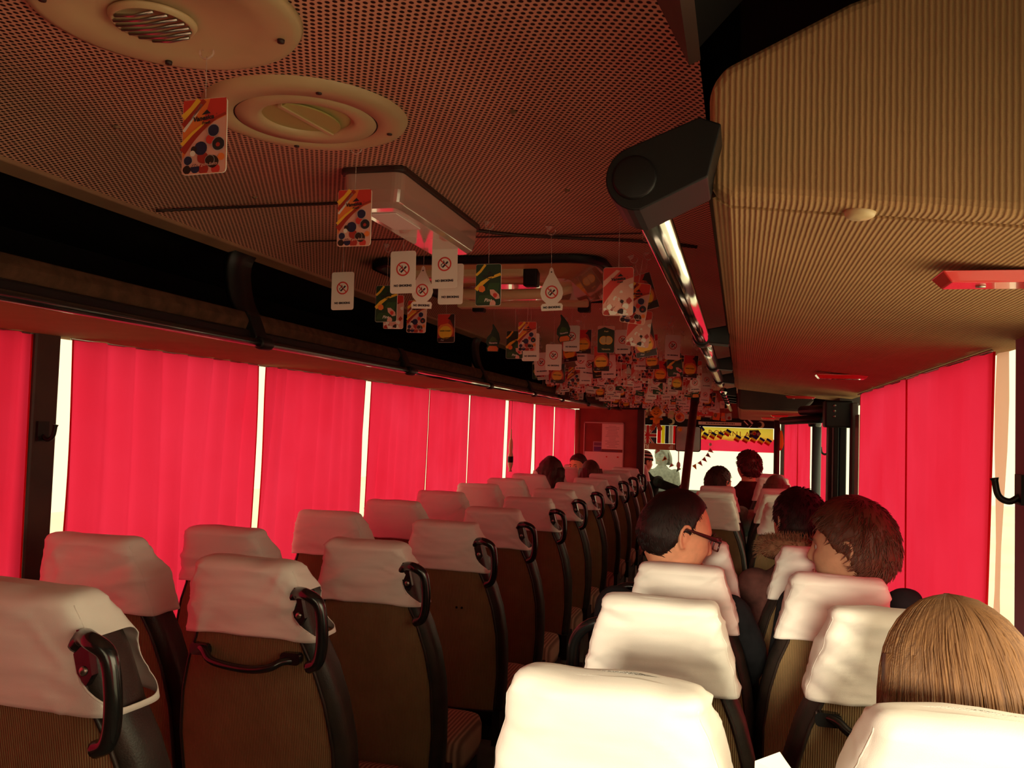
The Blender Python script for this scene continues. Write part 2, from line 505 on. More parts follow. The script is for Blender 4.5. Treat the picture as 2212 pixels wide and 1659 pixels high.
for i in range(6):
    struct(MB().use(M_GLASS).box((XW + 0.024, RP[i], 0.62), (XW + 0.03, RP[i + 1], 1.74)).obj('window_%d' % wn)); wn += 1
# window pillars (slim, dark) behind the curtains
tn = 3
for y in (4.24, 6.05, 8.08):
    struct(MB().use(M_DARK).box((-XW - 0.02, y - 0.004, 0.62), (-XW + 0.004, y + 0.004, 1.74)).obj('trim_%d' % tn)); tn += 1
m = MB().use(M_DARK).box((-XW - 0.02, 2.00, 0.62), (-1.175, 2.095, 1.74))
struct(m.obj('trim_%d' % tn, bevel=0.012)); tn += 1
m = MB().use(mat('mauve_pillar_vinyl', (0.20, 0.07, 0.12), 0.6)).box((1.20, 1.60, 0.62), (XW + 0.02, 1.855, 1.74))
struct(m.obj('trim_%d' % tn, bevel=0.012)); tn += 1
# ceiling edge trims
for x0, x1 in ((-0.69, -0.645), (0.63, 0.68)):
    m = MB().use(M_TRIMTAN)
    m.prism([(x0, 1.955), (x1, 1.965), (x1, 1.985), (x0, 1.985)], 'xz', YB if x0 < 0 else 1.5, 10.6)
    struct(m.obj('trim_%d' % tn, bevel=0.004)); tn += 1
# narrow skirting above left curtains (rack base meets the window heads)
# coat hooks on pillars
def coat_hook(loc, sx, label):
    m = MB().use(M_BLACK)
    m.box((0, -0.02, -0.035), (0.006 * sx, 0.02, 0.02))
    m.tube(smooth_path([(0.003 * sx, 0, -0.02), (0.02 * sx, 0, -0.03), (0.038 * sx, 0, -0.02), (0.045 * sx, 0, 0.012)]), [0.006] * 18 + [0.008], 8)
    o = m.obj('coat_hook', loc=loc); tag(o, label, 'hook'); return o
coat_hook((-1.174, 2.035, 1.45), 1, 'dark coat hook on the brown pillar at the far left')
coat_hook((1.199, 1.80, 1.42), -1, 'dark coat hook on the pillar at the right edge of the photo')

# ------------------------------------------------------------------ curtains
def curtain(xw, t0, t1, b0, b1, label, z0=0.66, z1=1.709, amp=0.017, wl=0.125, seed=0, group=None, seam=None):
    m = MB().use(M_CURT)
    n = max(24, int(abs(t1 - t0) / 0.012)); K = 16
    rows = []
    ph = seed * 1.7
    for k in range(K + 1):
        s = k / K; z = z1 + (z0 - z1) * s
        ya, yb = t0 + (b0 - t0) * s, t1 + (b1 - t1) * s
        row = []
        for j in range(n + 1):
            u = j / n; y = ya + (yb - ya) * u
            d = u * abs(t1 - t0)
            q = noise.noise(Vector((d * 3.0, seed * 9.1, z * 0.5)))
            x = amp * math.sin(2 * PI * (d / wl + 0.7 * q) + ph) * (0.75 + 0.5 * noise.noise(Vector((d * 5, z * 1.2, seed))))
            x += 0.006 * math.sin(2 * PI * d / 0.31 + z * 1.3 + ph)
            row.append((xw + x, y + 0.008 * q, z))
        rows.append(row)
    m.loft(rows, False, False, closed=False)
    # hem stitched along both long edges
    for side, (ta, ba) in enumerate(((t0, b0), (t1, b1))):
        e = 0 if side == 0 else n
        m.tube([rows[k][e] for k in range(K + 1)], 0.0025, 6)
    o = m.obj('curtain')
    tag(o, label, 'curtain', group)
    r = MB().use(M_STEEL).tube([(xw, min(t0, b0) + 0.01, z1 + 0.002), (xw, max(t1, b1) - 0.01, z1 + 0.002)], 0.004, 8)
    r.obj('curtain_rail', o)
    return o
XL = -1.185
curtain(XL, 0.2, 1.995, 0.2, 1.99, 'red pleated curtain at the far left edge, behind the brown pillar', seed=1)
curtain(XL, 2.145, 3.165, 2.128, 3.14, 'wide red pleated curtain right of the brown pillar, left of the tall white gap', seed=2, amp=0.024, wl=0.14)
curtain(XL, 3.235, 4.225, 3.16, 4.19, 'red pleated curtain behind the third left window seat, second after the brown pillar', seed=3, amp=0.021)
curtain(XL, 4.265, 5.14, 4.225, 5.095, 'red curtain with a shadow band near its top, third after the brown pillar', seed=4, amp=0.010)
curtain(XL, 5.195, 6.02, 5.19, 6.00, 'red curtain right of the widest white gap, fourth after the left brown pillar', seed=5, amp=0.010)
curtain(XL, 6.055, 7.02, 6.05, 7.00, 'flat red curtain left of the dark-haired passenger, fifth after the brown pillar', seed=6, amp=0.008)
curtain(XL, 7.09, 8.00, 7.08, 7.95, 'red curtain behind the wavy haired passenger, sixth after the brown pillar on the left', seed=7, amp=0.008)
curtain(XL, 8.11, 8.98, 8.13, 8.98, 'narrow red curtain on the left, second from the notice board end', seed=8, amp=0.008)
curtain(XL, 9.04, 10.12, 9.03, 10.1, 'last red curtain on the left beside the bright gap next to the notice board', seed=9, amp=0.008)
curtain(XL, -0.97, 0.17, -0.97, 0.17, 'unseen red pleated curtain added on the left behind the viewpoint for red light', seed=10)  # added out of view to redden the cabin light
XR = 1.20
curtain(XR, -0.97, 0.15, -0.97, 0.15, 'unseen red curtain added on the right behind the viewpoint for red light', z1=1.684, seed=16)  # added out of view; cuts neutral window light and adds red
curtain(XR, 2.00, 2.965, 2.10, 2.965, 'large red curtain on the right beside the brown-haired girl, nearest the bright gap', z1=1.684, seed=11, amp=0.004)
curtain(XR, 2.97, 4.13, 2.97, 4.16, 'large red curtain on the right ending at the black door posts', z1=1.684, seed=12, amp=0.003)
curtain(1.215, 5.55, 6.9, 5.5, 6.85, 'red curtain just beyond the black door posts on the right', z1=1.655, seed=13, amp=0.006)
curtain(1.215, 7.25, 8.45, 7.0, 8.35, 'red curtain on the right with a thin white slit before it, beyond the grey post', z1=1.655, seed=14, amp=0.008)
curtain(1.215, 8.6, 10.9, 8.5, 10.9, 'last red curtain on the right, next to the windscreen', z1=1.655, seed=15, amp=0.016, wl=0.2)
# folded-back edge of the nearest right curtain; lining colour carries its sunlit paleness
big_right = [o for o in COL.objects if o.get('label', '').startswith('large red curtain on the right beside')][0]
m = MB().use(sheer('sunlit_pink_lining', (0.95, 0.60, 0.50), 0.55))
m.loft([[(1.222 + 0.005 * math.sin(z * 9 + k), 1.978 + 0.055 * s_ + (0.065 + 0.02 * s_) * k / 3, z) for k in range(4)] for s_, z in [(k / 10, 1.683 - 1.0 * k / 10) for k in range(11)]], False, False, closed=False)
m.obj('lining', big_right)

# ------------------------------------------------------------------ overhead racks
def left_rack():
    y0, y1 = YB, 9.75
    r = empty('overhead_rack', (-0.62, 1.0, 1.72), label='long open dark luggage rack along the left side above the curtains', cat='luggage rack')
    T = Matrix.Translation((0.62, -1.0, -1.72))
    def part(mm, name, **k):
        mm.v = [tuple(T @ Vector(p)) for p in mm.v]
        return mm.obj(name, r, **k)
    m = MB().use(M_RACK).box((-XW, y0, 1.712), (-0.615, y1, 1.722)); part(m, 'underside_panel')
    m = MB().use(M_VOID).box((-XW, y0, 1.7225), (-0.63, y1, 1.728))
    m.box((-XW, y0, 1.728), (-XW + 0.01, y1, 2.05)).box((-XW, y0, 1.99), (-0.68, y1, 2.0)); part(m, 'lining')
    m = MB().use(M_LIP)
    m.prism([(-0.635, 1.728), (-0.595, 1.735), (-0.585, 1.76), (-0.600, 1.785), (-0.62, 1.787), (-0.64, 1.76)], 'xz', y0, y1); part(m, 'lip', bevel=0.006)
    m = MB().use(M_BLACK)
    m.prism([(-0.63, 1.700), (-0.592, 1.700), (-0.578, 1.715), (-0.580, 1.733), (-0.60, 1.738), (-0.63, 1.727)], 'xz', y0, y1); part(m, 'edge_profile', bevel=0.004)
    # dividers standing between rack and ceiling
    for k, y in enumerate((2.20, 4.50, 6.30, 8.2)):
        m = MB().use(M_BLACK)
        prof = smooth_path([(-0.640, 0, 1.99), (-0.68, 0, 1.93), (-0.665, 0, 1.83), (-0.625, 0, 1.77)], 5)
        rings = []
        for p in prof:
            w = 0.055
            rings.append([(p.x, y - w, p.z), (p.x, y + w, p.z), (p.x - 0.02, y + w, p.z), (p.x - 0.02, y - w, p.z)])
        m.loft(rings); part(m, 'divider')
    return r
LR = left_rack()
def rail_clamp(x, y, z, sx):
    m = MB().use(M_BLACK)
    rings = []
    for t in range(9):
        u = t / 8
        cx = x + sx * (0.070 * u)
        h = 0.016 + 0.010 * u; cz = z + 0.004 * u
        rings.append([(cx, y - 0.035, cz - h), (cx, y + 0.035, cz - h), (cx, y + 0.035, cz + h), (cx, y - 0.035, cz + h)])
    m.loft(rings, smooth=False)
    m.lathe([(0.0245, y - 0.036), (0.0255, y - 0.02), (0.0255, y + 0.02), (0.0245, y + 0.036)], (x, 0, z), 'y', 20)
    return m
# left grab rail
r = empty('grab_rail', (-0.555, 2.1, 1.69), label='thin chrome grab rail with black clamps under the left rack', cat='grab rail')
def rel(mm, o, name, **k):
    L = Vector(o.location)
    mm.v = [tuple(Vector(p) - L) for p in mm.v]
    return mm.obj(name, o, **k)
rel(MB().use(M_CHROME).tube([(-0.555, 3.28, 1.700), (-0.555, 9.5, 1.700)], 0.0115, 14), r, 'rail')
rel(MB().use(M_TUBE).tube([(-0.555, YB + .1, 1.700), (-0.555, 3.28, 1.700)], 0.0115, 14), r, 'rail_sleeve')
for y in (2.13, 3.22, 4.35, 5.35, 6.25, 7.4, 8.6):
    m = MB().use(M_BLACK)
    m.lathe([(0.016, y - 0.03), (0.018, y - 0.02), (0.018, y + 0.02), (0.016, y + 0.03)], (-0.555, 0, 1.700), 'y', 16)
    m.prism([(-0.565, 1.70), (-0.56, 1.717), (-0.585, 1.775), (-0.60, 1.79), (-0.605, 1.775), (-0.585, 1.70)], 'xz', y - 0.03, y + 0.03)
    rel(m, r, 'clamp', bevel=0.004)

# right rack, near section (closed bin with carpeted rear end)
def right_rack(y0, y1, zb_in, zb_out, label, xin=0.665, near=True, xout=XW):
    r = empty('overhead_rack', (0.95, y0, 1.72), label=label, cat='luggage rack')
    body = MB().use(M_RACK)
    if near:
        # solid carpeted end face, rising towards the window, and rounded lower edge
        end = [(xin, zb_in + 0.012), (xin + 0.02, zb_in), (xout, zb_out), (xout, 2.02), (0.98, 2.0), (0.80, 1.943), (xin + 0.01, 1.884), (xin - 0.004, 1.862)]
        body.prism(end, 'xz', y0, y0 + 0.05)
        rel(body, r, 'end_panel', bevel=0.012)
    else:
        e = MB().use(M_DARK)
        e.prism([(xin, zb_in + 0.005), (xin + 0.03, zb_in - 0.005), (xout - 0.06, zb_out), (xout, zb_out + 0.06), (xout, 1.80), (xin, 1.80)], 'xz', y0, y0 + 0.05)
        rel(e, r, 'end_panel', bevel=0.015)
    u = MB().use(M_RACK)
    u.prism([(xin, zb_in + 0.012), (xin + 0.02, zb_in), (xout, zb_out), (xout, zb_out + 0.02), (xin + 0.02, zb_in + 0.02)], 'xz', y0 + 0.05, y1)
    rel(u, r, 'underside_panel')
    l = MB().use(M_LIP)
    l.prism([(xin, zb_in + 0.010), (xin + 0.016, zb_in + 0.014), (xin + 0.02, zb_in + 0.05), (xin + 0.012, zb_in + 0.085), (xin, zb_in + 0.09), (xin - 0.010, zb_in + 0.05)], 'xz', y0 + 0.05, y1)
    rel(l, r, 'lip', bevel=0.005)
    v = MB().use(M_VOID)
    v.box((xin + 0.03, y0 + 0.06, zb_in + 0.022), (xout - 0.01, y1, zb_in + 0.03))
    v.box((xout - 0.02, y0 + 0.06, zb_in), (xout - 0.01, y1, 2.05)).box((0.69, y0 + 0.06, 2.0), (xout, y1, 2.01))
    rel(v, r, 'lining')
    return r
RR = right_rack(0.93, 5.12, 1.745, 1.688, 'large ochre carpeted luggage rack at the upper right, nearest the camera')
rel(MB().use(M_CREAM).lathe([(0.0, 1.7235), (0.010, 1.7242), (0.014, 1.7265), (0.0155, 1.7300), (0.0155, 1.734)], (0.815, 0.958, 0), 'z', 28), RR, 'button')
right_rack(5.25, 9.6, 1.640, 1.632, 'farther right luggage rack with dark end, beyond the middle door', xin=0.68, near=False, xout=1.10)
# black cover above the rack beside the ceiling
m = MB().use(M_VOID)
m.prism([(0.60, 1.99), (0.63, 1.972), (0.645, 1.90), (0.70, 1.96), (XW, 2.03), (XW, 2.05), (0.60, 2.05)], 'xz', YB, 0.93)
m.use(M_DARK).prism([(0.598, 1.998), (0.601, 1.965), (0.640, 1.885), (0.652, 1.89), (0.64, 1.97)], 'xz', YB, 0.925)
struct(m.obj('trim_%d' % tn)); tn += 1
# right chrome rail
r = empty('grab_rail', (0.597, 0.9, 1.75), label='thick chrome grab rail with black end block along the right rack', cat='grab rail')
rel(MB().use(M_CHROME).tube([(0.597, 0.94, 1.75), (0.597, 4.65, 1.75)], 0.0195, 24), r, 'rail')
m = MB().use(M_BLACK)
prof = [(0.597 + 0.033 * math.cos(a), 1.750 + 0.033 * math.sin(a)) for a in [PI * 0.62 + PI * 0.9 * k / 14 for k in range(15)]]
prof = prof + [(0.664, 1.748), (0.676, 1.80), (0.655, 1.808)]
m.prism(prof, 'xz', 0.865, 0.955)
m.lathe([(0.021, 0.862), (0.023, 0.865), (0.023, 0.87)], (0.593, 0, 1.75), 'y', 28)
rel(m, r, 'end_block', bevel=0.006)
for y in (2.38, 3.35, 4.25, 5.3, 5.75, 6.2, 6.65):
    if y < 5: m = rail_clamp(0.597, y, 1.75, 1)
    else: m = rail_clamp(0.60, y, 1.735, 1)
    m.use(M_CHROME).lathe([(0.0262, y + 0.03), (0.0262, y + 0.036), (0.020, y + 0.0365)], (0.597 if y < 5 else 0.60, 0, 1.75 if y < 5 else 1.735), 'y', 20)
    rel(m, r, 'clamp', bevel=0.003)
rel(MB().use(M_CHROME).tube([(0.60, 5.2, 1.735), (0.60, 9.4, 1.735)], 0.0195, 16), r, 'rail')

# red service units under the right rack
def service_unit(x0, x1, y, z, label):
    z -= 0.003
    o = empty('service_unit', ((x0 + x1) / 2, y, z), label=label, cat='lamp unit', group=None)
    w = (x1 - x0) / 2
    m = MB().use(M_REDGLOSS)
    m.loft([[(-w, -0.035, 0), (w, -0.035, 0), (w, 0.035, 0), (-w, 0.035, 0)], [(-w + 0.012, -0.028, -0.014), (w - 0.012, -0.028, -0.014), (w - 0.012, 0.028, -0.014), (-w + 0.012, 0.028, -0.014)]], smooth=False)
    m.obj('housing', o, bevel=0.002)
    MB().use(M_STEEL).lathe([(0.0, -0.0165), (0.006, -0.016), (0.006, -0.014)], (-w * 0.45, 0, 0), 'z', 12).obj('reading_lamp', o)
    return o
def zru(x): return 1.745 + (x - 0.685) / (XW - 0.685) * (1.688 - 1.745)
service_unit(0.935, 1.12, 1.20, zru(1.03), 'large glossy red lamp unit under the right rack at the right edge of the photo')
service_unit(0.942, 1.112, 3.16, zru(1.03) , 'thin red lamp unit under the right rack above the large curtain')
service_unit(0.93, 1.09, 5.0, zru(1.01), 'small red lamp unit at the far end of the near right rack')
service_unit(0.90, 1.02, 6.4, 1.634, 'short red lamp unit under the farther right rack')
service_unit(0.86, 0.98, 7.6, 1.635, 'farthest red lamp unit under the right rack before the windscreen')

# middle door posts on the right
def post(name, x, y, z0, z1, r, m_, label, lean=(0, 0)):
    o = MB().use(m_).tube([(x + lean[0], y + lean[1], z0), (x, y, z1)], r, 16).obj(name)
    tag(o, label, 'post'); return o
dp = empty('door_post', (1.16, 4.6, 0.0), label='black door pillar with three bolts on the right, beside the large curtain', cat='post')
m = MB().use(M_BLACK)
m.box((1.135, 4.52, 0.01), (1.16, 4.60, 1.66)).box((1.165, 4.56, 0.01), (1.20, 4.62, 1.66)); rel(m, dp, 'channel', bevel=0.006)
m = MB().use(M_DARK)
m.box((1.12, 4.62, 0.01), (1.165, 4.72, 1.66)).box((1.205, 4.42, 0.01), (1.235, 4.50, 1.66)); rel(m, dp, 'inner_frame', bevel=0.006)
m = MB().use(M_BLACK).box((1.09, 4.48, 1.54), (1.22, 4.60, 1.67)); rel(m, dp, 'bracket', bevel=0.01)
for k in range(3):
    rel(MB().use(M_STEEL).lathe([(0.0, 4.470), (0.005, 4.471), (0.008, 4.476), (0.008, 4.482)], (1.135, 0, 1.645 - 0.026 * k), 'y', 16), dp, 'bolt')
m = MB().use(M_STEEL).box((1.218, 4.26, 0.64), (1.232, 4.40, 1.60)); rel(m, dp, 'door_jamb')
arm = empty('bus_door_opener', (1.0, 5.2, 1.58), label='black jointed door mechanism arm beside the black pillar', cat='door opener')
m = MB().use(M_BLACK)
m.tube([(0.93, 5.25, 1.575), (1.10, 4.75, 1.585)], 0.022, 12)
rel(m, arm, 'lower_arm')
m = MB().use(M_BLACK).tube([(1.02, 5.0, 1.63), (1.16, 4.62, 1.63)], 0.026, 12); rel(m, arm, 'upper_arm')
m = MB().use(M_TUBE).lathe([(0.03, 1.545), (0.035, 1.56), (0.03, 1.60)], (1.085, 5.0, 0), 'z', 16); rel(m, arm, 'pivot')
post('grab_post', 1.10, 5.05, 0.0, 1.57, 0.024, mat('grey_post_paint', (0.06, 0.06, 0.065), 0.4), 'dark grey vertical grab post left of the black door pillar')
post('grab_post', 1.044, 9.0, 0.0, 1.66, 0.028, M_DARK, 'slim dark post in front of the right side of the windscreen')
gp = post('grab_post', 0.359, 7.2, 0.0, 1.99, 0.030, noisy('maroon_post_paint', (0.13, 0.03, 0.025), (0.08, 0.02, 0.018), 20, 0.4), 'leaning maroon pole in the middle in front of the windscreen', lean=(-0.075, -1.95))
MB().use(M_BLACK).tube([(0.352, 6.92, 1.72), (0.3595, 7.205, 1.992)], 0.033, 16).obj('grip_sleeve', gp)
coat_hook((1.20, 5.45, 1.42), -1, 'small dark coat hook just left of the black door pillar')

# ------------------------------------------------------------------ seats
def interp(tab, z):
    if z <= tab[0][0]: return tab[0][1]
    for (a, va), (b, vb) in zip(tab, tab[1:]):
        if z <= b: return va + (vb - va) * (z - a) / (b - a)
    return tab[-1][1]
HW = [(0.36, .200), (0.55, .222), (0.70, .222), (0.80, .208), (0.88, .186), (0.94, .160), (1.02, .139), (1.08, .121), (1.105, .113)]
def yoff(z): return (1.12 - z) * 0.20
def ring(z, hw, y0, y1, n=56, e=3.2, z_of=None):
    out = []
    cy, hd = (y0 + y1) / 2, (y1 - y0) / 2
    for k in range(n):
        a = 2 * PI * k / n
        c, s = math.cos(a), math.sin(a)
        out.append((hw * math.copysign(abs(c) ** (2 / e), c), cy + hd * math.copysign(abs(s) ** (2 / e), s), z))
    return out
def backrest_mesh(sx):
    m = MB().use(M_VINYL); R = []
    for z in (0.36, 0.42, 0.5, 0.6, 0.7, 0.76, 0.8, 0.84, 0.88, 0.92, 0.94, 0.98, 1.02, 1.06, 1.085, 1.10, 1.108):
        hw = interp(HW, z) * sx; d = 0.13 if z < 1.05 else 0.13 - (z - 1.05) * 0.9
        t = yoff(z)
        f = 1.0 if z < 1.10 else 0.93
        R.append(ring(z, hw * f, t, t + d))
    m.loft(R); return m
def panel_mesh(sx):
    """rear carpet panel, slightly proud of the shell"""
    m = MB().use(M_PANEL); A = []; B = []
    for k in range(24):
        z = 0.40 + (1.02 - 0.40) * k / 23
        hw = (interp(HW, z) - 0.026) * sx; t = yoff(z) - 0.007
        row = [(-hw + 2 * hw * j / 14, t + 0.012 * (abs(j / 7 - 1)) ** 4, z) for j in range(15)]
        A.append(row)
    m.loft(A, False, False, closed=False)
    # edge returns
    m.use(M_VINYL)
    for e in (0, 14):
        m.tube([r[e] for r in A], 0.004, 6)
    m.tube(A[0], 0.004, 6)
    return m
def cover_mesh(seed, sx, side=0, hem=0.0, sag=0.012):
    """cloth antimacassar; side = +1/-1 leaves an opening for the grab handle on that side"""
    m = MB().use(M_CLOTH); n = 88; zs = []
    zh = 0.945 + hem
    K = 26
    for k in range(K + 1): zs.append(zh + (1.108 - zh) * k / K)
    R = []
    rnd = random.Random(seed)
    ph = [rnd.uniform(0, 6) for _ in range(4)]
    for i, z in enumerate(zs):
        hw = (interp(HW, z) + 0.011) * sx; t = yoff(z) - 0.015
        d = 0.150 if z < 1.04 else 0.150 - (z - 1.04) * 0.75
        r = ring(z, hw, t, t + d, n, 5.0)
        out = []
        for j, p in enumerate(r):
            x, y, zz = p
            q1 = noise.noise(Vector((x * 6 + seed * 3.1, y * 6, z * 7 + x * 6 * math.sin(ph[0]))))
            fold = noise.noise(Vector((x * 5 + seed, z * 26 + x * 16 * math.sin(ph[1]), y * 4)))
            cr = noise.noise(Vector((x * 4 + seed * 1.3, z * 11 + x * 13 * math.sin(ph[2]), y * 3 + seed)))
            cr2 = noise.noise(Vector((x * 7 - seed, z * 20 - x * 12 * math.cos(ph[3]), y * 5)))
            amp = 0.0030 * q1 + 0.0060 * fold * abs(fold) * 2.2 + 0.0042 * max(0, 1 - abs(cr) * 9) + 0.0022 * max(0, 1 - abs(cr2) * 8)
            if abs(x) > hw * 0.9 and y > t + 0.02: amp += 0.003 * noise.noise(Vector((z * 30, y * 14, seed)))
            nx, ny = x / hw, (y - (t + d / 2)) / (d / 2)
            q = math.hypot(nx, ny) or 1
            drop = 0.0
            if i <= 2: drop = (3 - i) / 3 * (0.004 * noise.noise(Vector((x * 14, y * 14, seed))) - sag * 0.5 * abs(nx) ** 3)
            out.append((x + amp * nx / q, y + amp * ny / q, zz + drop))
        R.append(out)
    top = zs[-1]
    for f, dz, g in ((0.985, 0.006, 0.92), (0.95, 0.011, 0.78), (0.88, 0.0145, 0.55), (0.72, 0.016, 0.24)):
        hw = (interp(HW, 1.105) + 0.011) * sx * f; t = yoff(top) - 0.015; d = 0.099
        c = t + d / 2
        r = ring(top + dz, hw, c - d / 2 * g, c + d / 2 * g, n, 4.6)
        R.append([(x, y, z + 0.005 * noise.noise(Vector((x * 14, y * 10, seed)))) for x, y, z in r])
    skip = None
    if side:
        c0 = 0 if side > 0 else n // 2
        A, B, CI = n * 0.150, 8.4, 9.6
        def dist(i, j):
            dj = ((j - c0 + n / 2) % n - n / 2) / A; di = (i - CI) / B
            return dj, di, math.hypot(dj, di)
        def samp(i, j):
            i0 = int(math.floor(i)); j0 = int(math.floor(j)); fi, fj = i - i0, j - j0
            g = lambda a, b: Vector(R0[a][b % n])
            return (g(i0, j0) * (1 - fj) + g(i0, j0 + 1) * fj) * (1 - fi) + (g(i0 + 1, j0) * (1 - fj) + g(i0 + 1, j0 + 1) * fj) * fi
        R0 = [list(r) for r in R]
        for i in range(2, 20):
            for j in range(n):
                dj, di, q = dist(i, j)
                if 0.3 < q < 1: R[i][j] = tuple(samp(CI + di / q * B, c0 + dj / q * A))
        def skip(i, j):
            return i < 21 and all(dist(a, b)[2] < 1 for a in (i, i + 1) for b in (j, j + 1))
    m.loft(R, False, True, skip=skip)
    # stitched seams along the rear edges
    for j in (int(n * 0.5) + 4, n - 5):
        m.tube([(R[i][j][0], R[i][j][1] - 0.0004, R[i][j][2]) for i in range(len(zs))], 0.0021, 5)
    return m
def handle_mesh(sx, side, low=False):
    s = side * sx
    m = MB().use(M_TUBE)
    if not low:
        pts = [(0.118 * s, 0.035, 1.088), (0.135 * s, 0.03, 1.103), (0.170 * s, 0.03, 1.106), (0.197 * s, 0.032, 1.088), (0.206 * s, 0.035, 1.04), (0.204 * s, 0.04, 0.99), (0.193 * s, 0.045, 0.958), (0.170 * s, 0.05, 0.945)]
    else:
        pts = [(0.170 * s, 0.05, 0.925), (0.225 * s, 0.05, 0.945), (0.275 * s, 0.05, 0.935), (0.315 * s, 0.055, 0.895), (0.325 * s, 0.06, 0.83), (0.322 * s, 0.065, 0.74), (0.29 * s, 0.07, 0.66), (0.205 * s, 0.08, 0.63)]
    if not low: pts = [(x, y - 0.045 if i > 1 else y - 0.02, z - 0.043) for i, (x, y, z) in enumerate(pts)]
    m.tube(smooth_path(pts, 6), 0.0135 if not low else 0.016, 14)
    if not low:
        m.prism([(0.112 * s, 1.067), (0.130 * s, 1.072), (0.146 * s, 1.047), (0.156 * s, 1.007), (0.146 * s, 0.990), (0.130 * s, 1.007)], 'xz', 0.006, 0.020)
    return m
def back_handle_mesh():
    m = MB().use(M_TUBE)
    pts = [(-0.125, -0.012, 0.915), (-0.10, -0.028, 0.912), (-0.075, -0.040, 0.895), (-0.03, -0.046, 0.888), (0.03, -0.046, 0.885), (0.075, -0.042, 0.892), (0.10, -0.030, 0.905), (0.125, -0.012, 0.905)]
    m.tube(smooth_path([(x, y + yoff(0.9) + 0.004, z) for x, y, z in pts], 5), 0.009, 12)
    for s in (-1, 1):
        m.prism(rrect(s * 0.115 - 0.024, 0.898, s * 0.115 + 0.024, 0.924, 0.009), 'xz', yoff(0.9) - 0.022, yoff(0.9) - 0.004)
    return m
CACHE = {}
def cached(key, fn):
    if key not in CACHE: CACHE[key] = fn().mesh(key[0])
    return CACHE[key]
def add_part(name, me, parent, bevel=0, subsurf=0, solid=0):
    o = bpy.data.objects.new(name, me); COL.objects.link(o); o.parent = parent
    if solid:
        q = o.modifiers.new('thick', 'SOLIDIFY'); q.thickness = solid; q.offset = 1
    if bevel:
        q = o.modifiers.new('bevel', 'BEVEL'); q.width = bevel; q.segments = 2; q.limit_method = 'ANGLE'
    return o
def cushion_mesh(sx):
    m = MB().use(M_CUSH)
    R = []
    for z, f in ((0.325, 0.90), (0.335, 0.97), (0.37, 1.0), (0.42, 1.0), (0.445, 0.97), (0.455, 0.86)):
        hw = 0.212 * sx * f
        R.append(ring(z, hw, 0.29 + 0.22 * (1 - f), 0.29 + 0.40 * f + 0.0, 48, 5))
    m.loft(R); return m
def frame_mesh(sx):
    m = MB().use(M_BLACK)
    m.box((-0.20 * sx, 0.20, 0.27), (0.20 * sx, 0.60, 0.322))
    m.box((-0.205 * sx, 0.14, 0.27), (-0.175 * sx, 0.30, 0.40)).box((0.175 * sx, 0.14, 0.27), (0.205 * sx, 0.30, 0.40))
    return m
def leg_mesh(sx, s, h):
    m = MB().use(M_STEEL)
    m.prism([(0.26, h), (0.56, h), (0.52, h + 0.02), (0.44, 0.268), (0.36, 0.268), (0.30, h + 0.02)], 'yz', s * 0.15 * sx - 0.012, s * 0.15 * sx + 0.012)
    return m
def seat(x, y, dz, sx, side, label, group, seed=0, low=False, bar=False, latch=False, armrest=0, uniq=False):
    r = empty('passenger_seat', (x, y, dz), label=label, cat='seat', group=group)
    add_part('backrest', cached(('backrest', sx), lambda: backrest_mesh(sx)), r)
    add_part('back_panel', cached(('back_panel', sx), lambda: panel_mesh(sx)), r)
    ks = seed if uniq else seed % 4
    add_part('headrest_cover', cached(('headrest_cover', sx, side if not low else 0, ks, uniq), lambda: cover_mesh(ks + (50 if uniq else 0), sx, side if not low else 0, hem=random.Random(ks).uniform(-0.006, 0.01))), r, solid=0.0015)
    add_part('seat_cushion', cached(('seat_cushion', sx), lambda: cushion_mesh(sx)), r)
    add_part('seat_frame', cached(('seat_frame', sx), lambda: frame_mesh(sx)), r)
    for s in (-1, 1):
        fl = round({True: 0.0}.get(False, 0.0), 3)
        base = (0.12 if y < 1.45 else 0.08 if y < 2.1 else 0.04 if y < 2.9 else 0.02) - dz
        add_part('leg', cached(('leg', sx, s, round(base, 3)), lambda: leg_mesh(sx, s, base + 0.0005)), r)
    if side:
        h = add_part('grab_handle', cached(('grab_handle', sx, side, low), lambda: handle_mesh(sx, side, low)), r)
        if not low:
            s = side * sx
            add_part('bolt', cached(('bolt', sx, side), lambda: MB().use(M_STEEL).lathe([(0.0, 0.0025), (0.005, 0.003), (0.0075, 0.005), (0.0075, 0.0065)], (0.141 * s, 0, 1.012), 'y', 14)), h)
    if bar:
        add_part('back_handle', cached(('back_handle',), back_handle_mesh), r)
    if latch:
        add_part('back_latch', cached(('back_latch', sx), lambda: MB().use(M_BLACK).prism(rrect(-0.06, 0.868, -0.005, 0.884, 0.006), 'xz', yoff(0.875) - 0.022, yoff(0.875) - 0.004)), r)
    return r

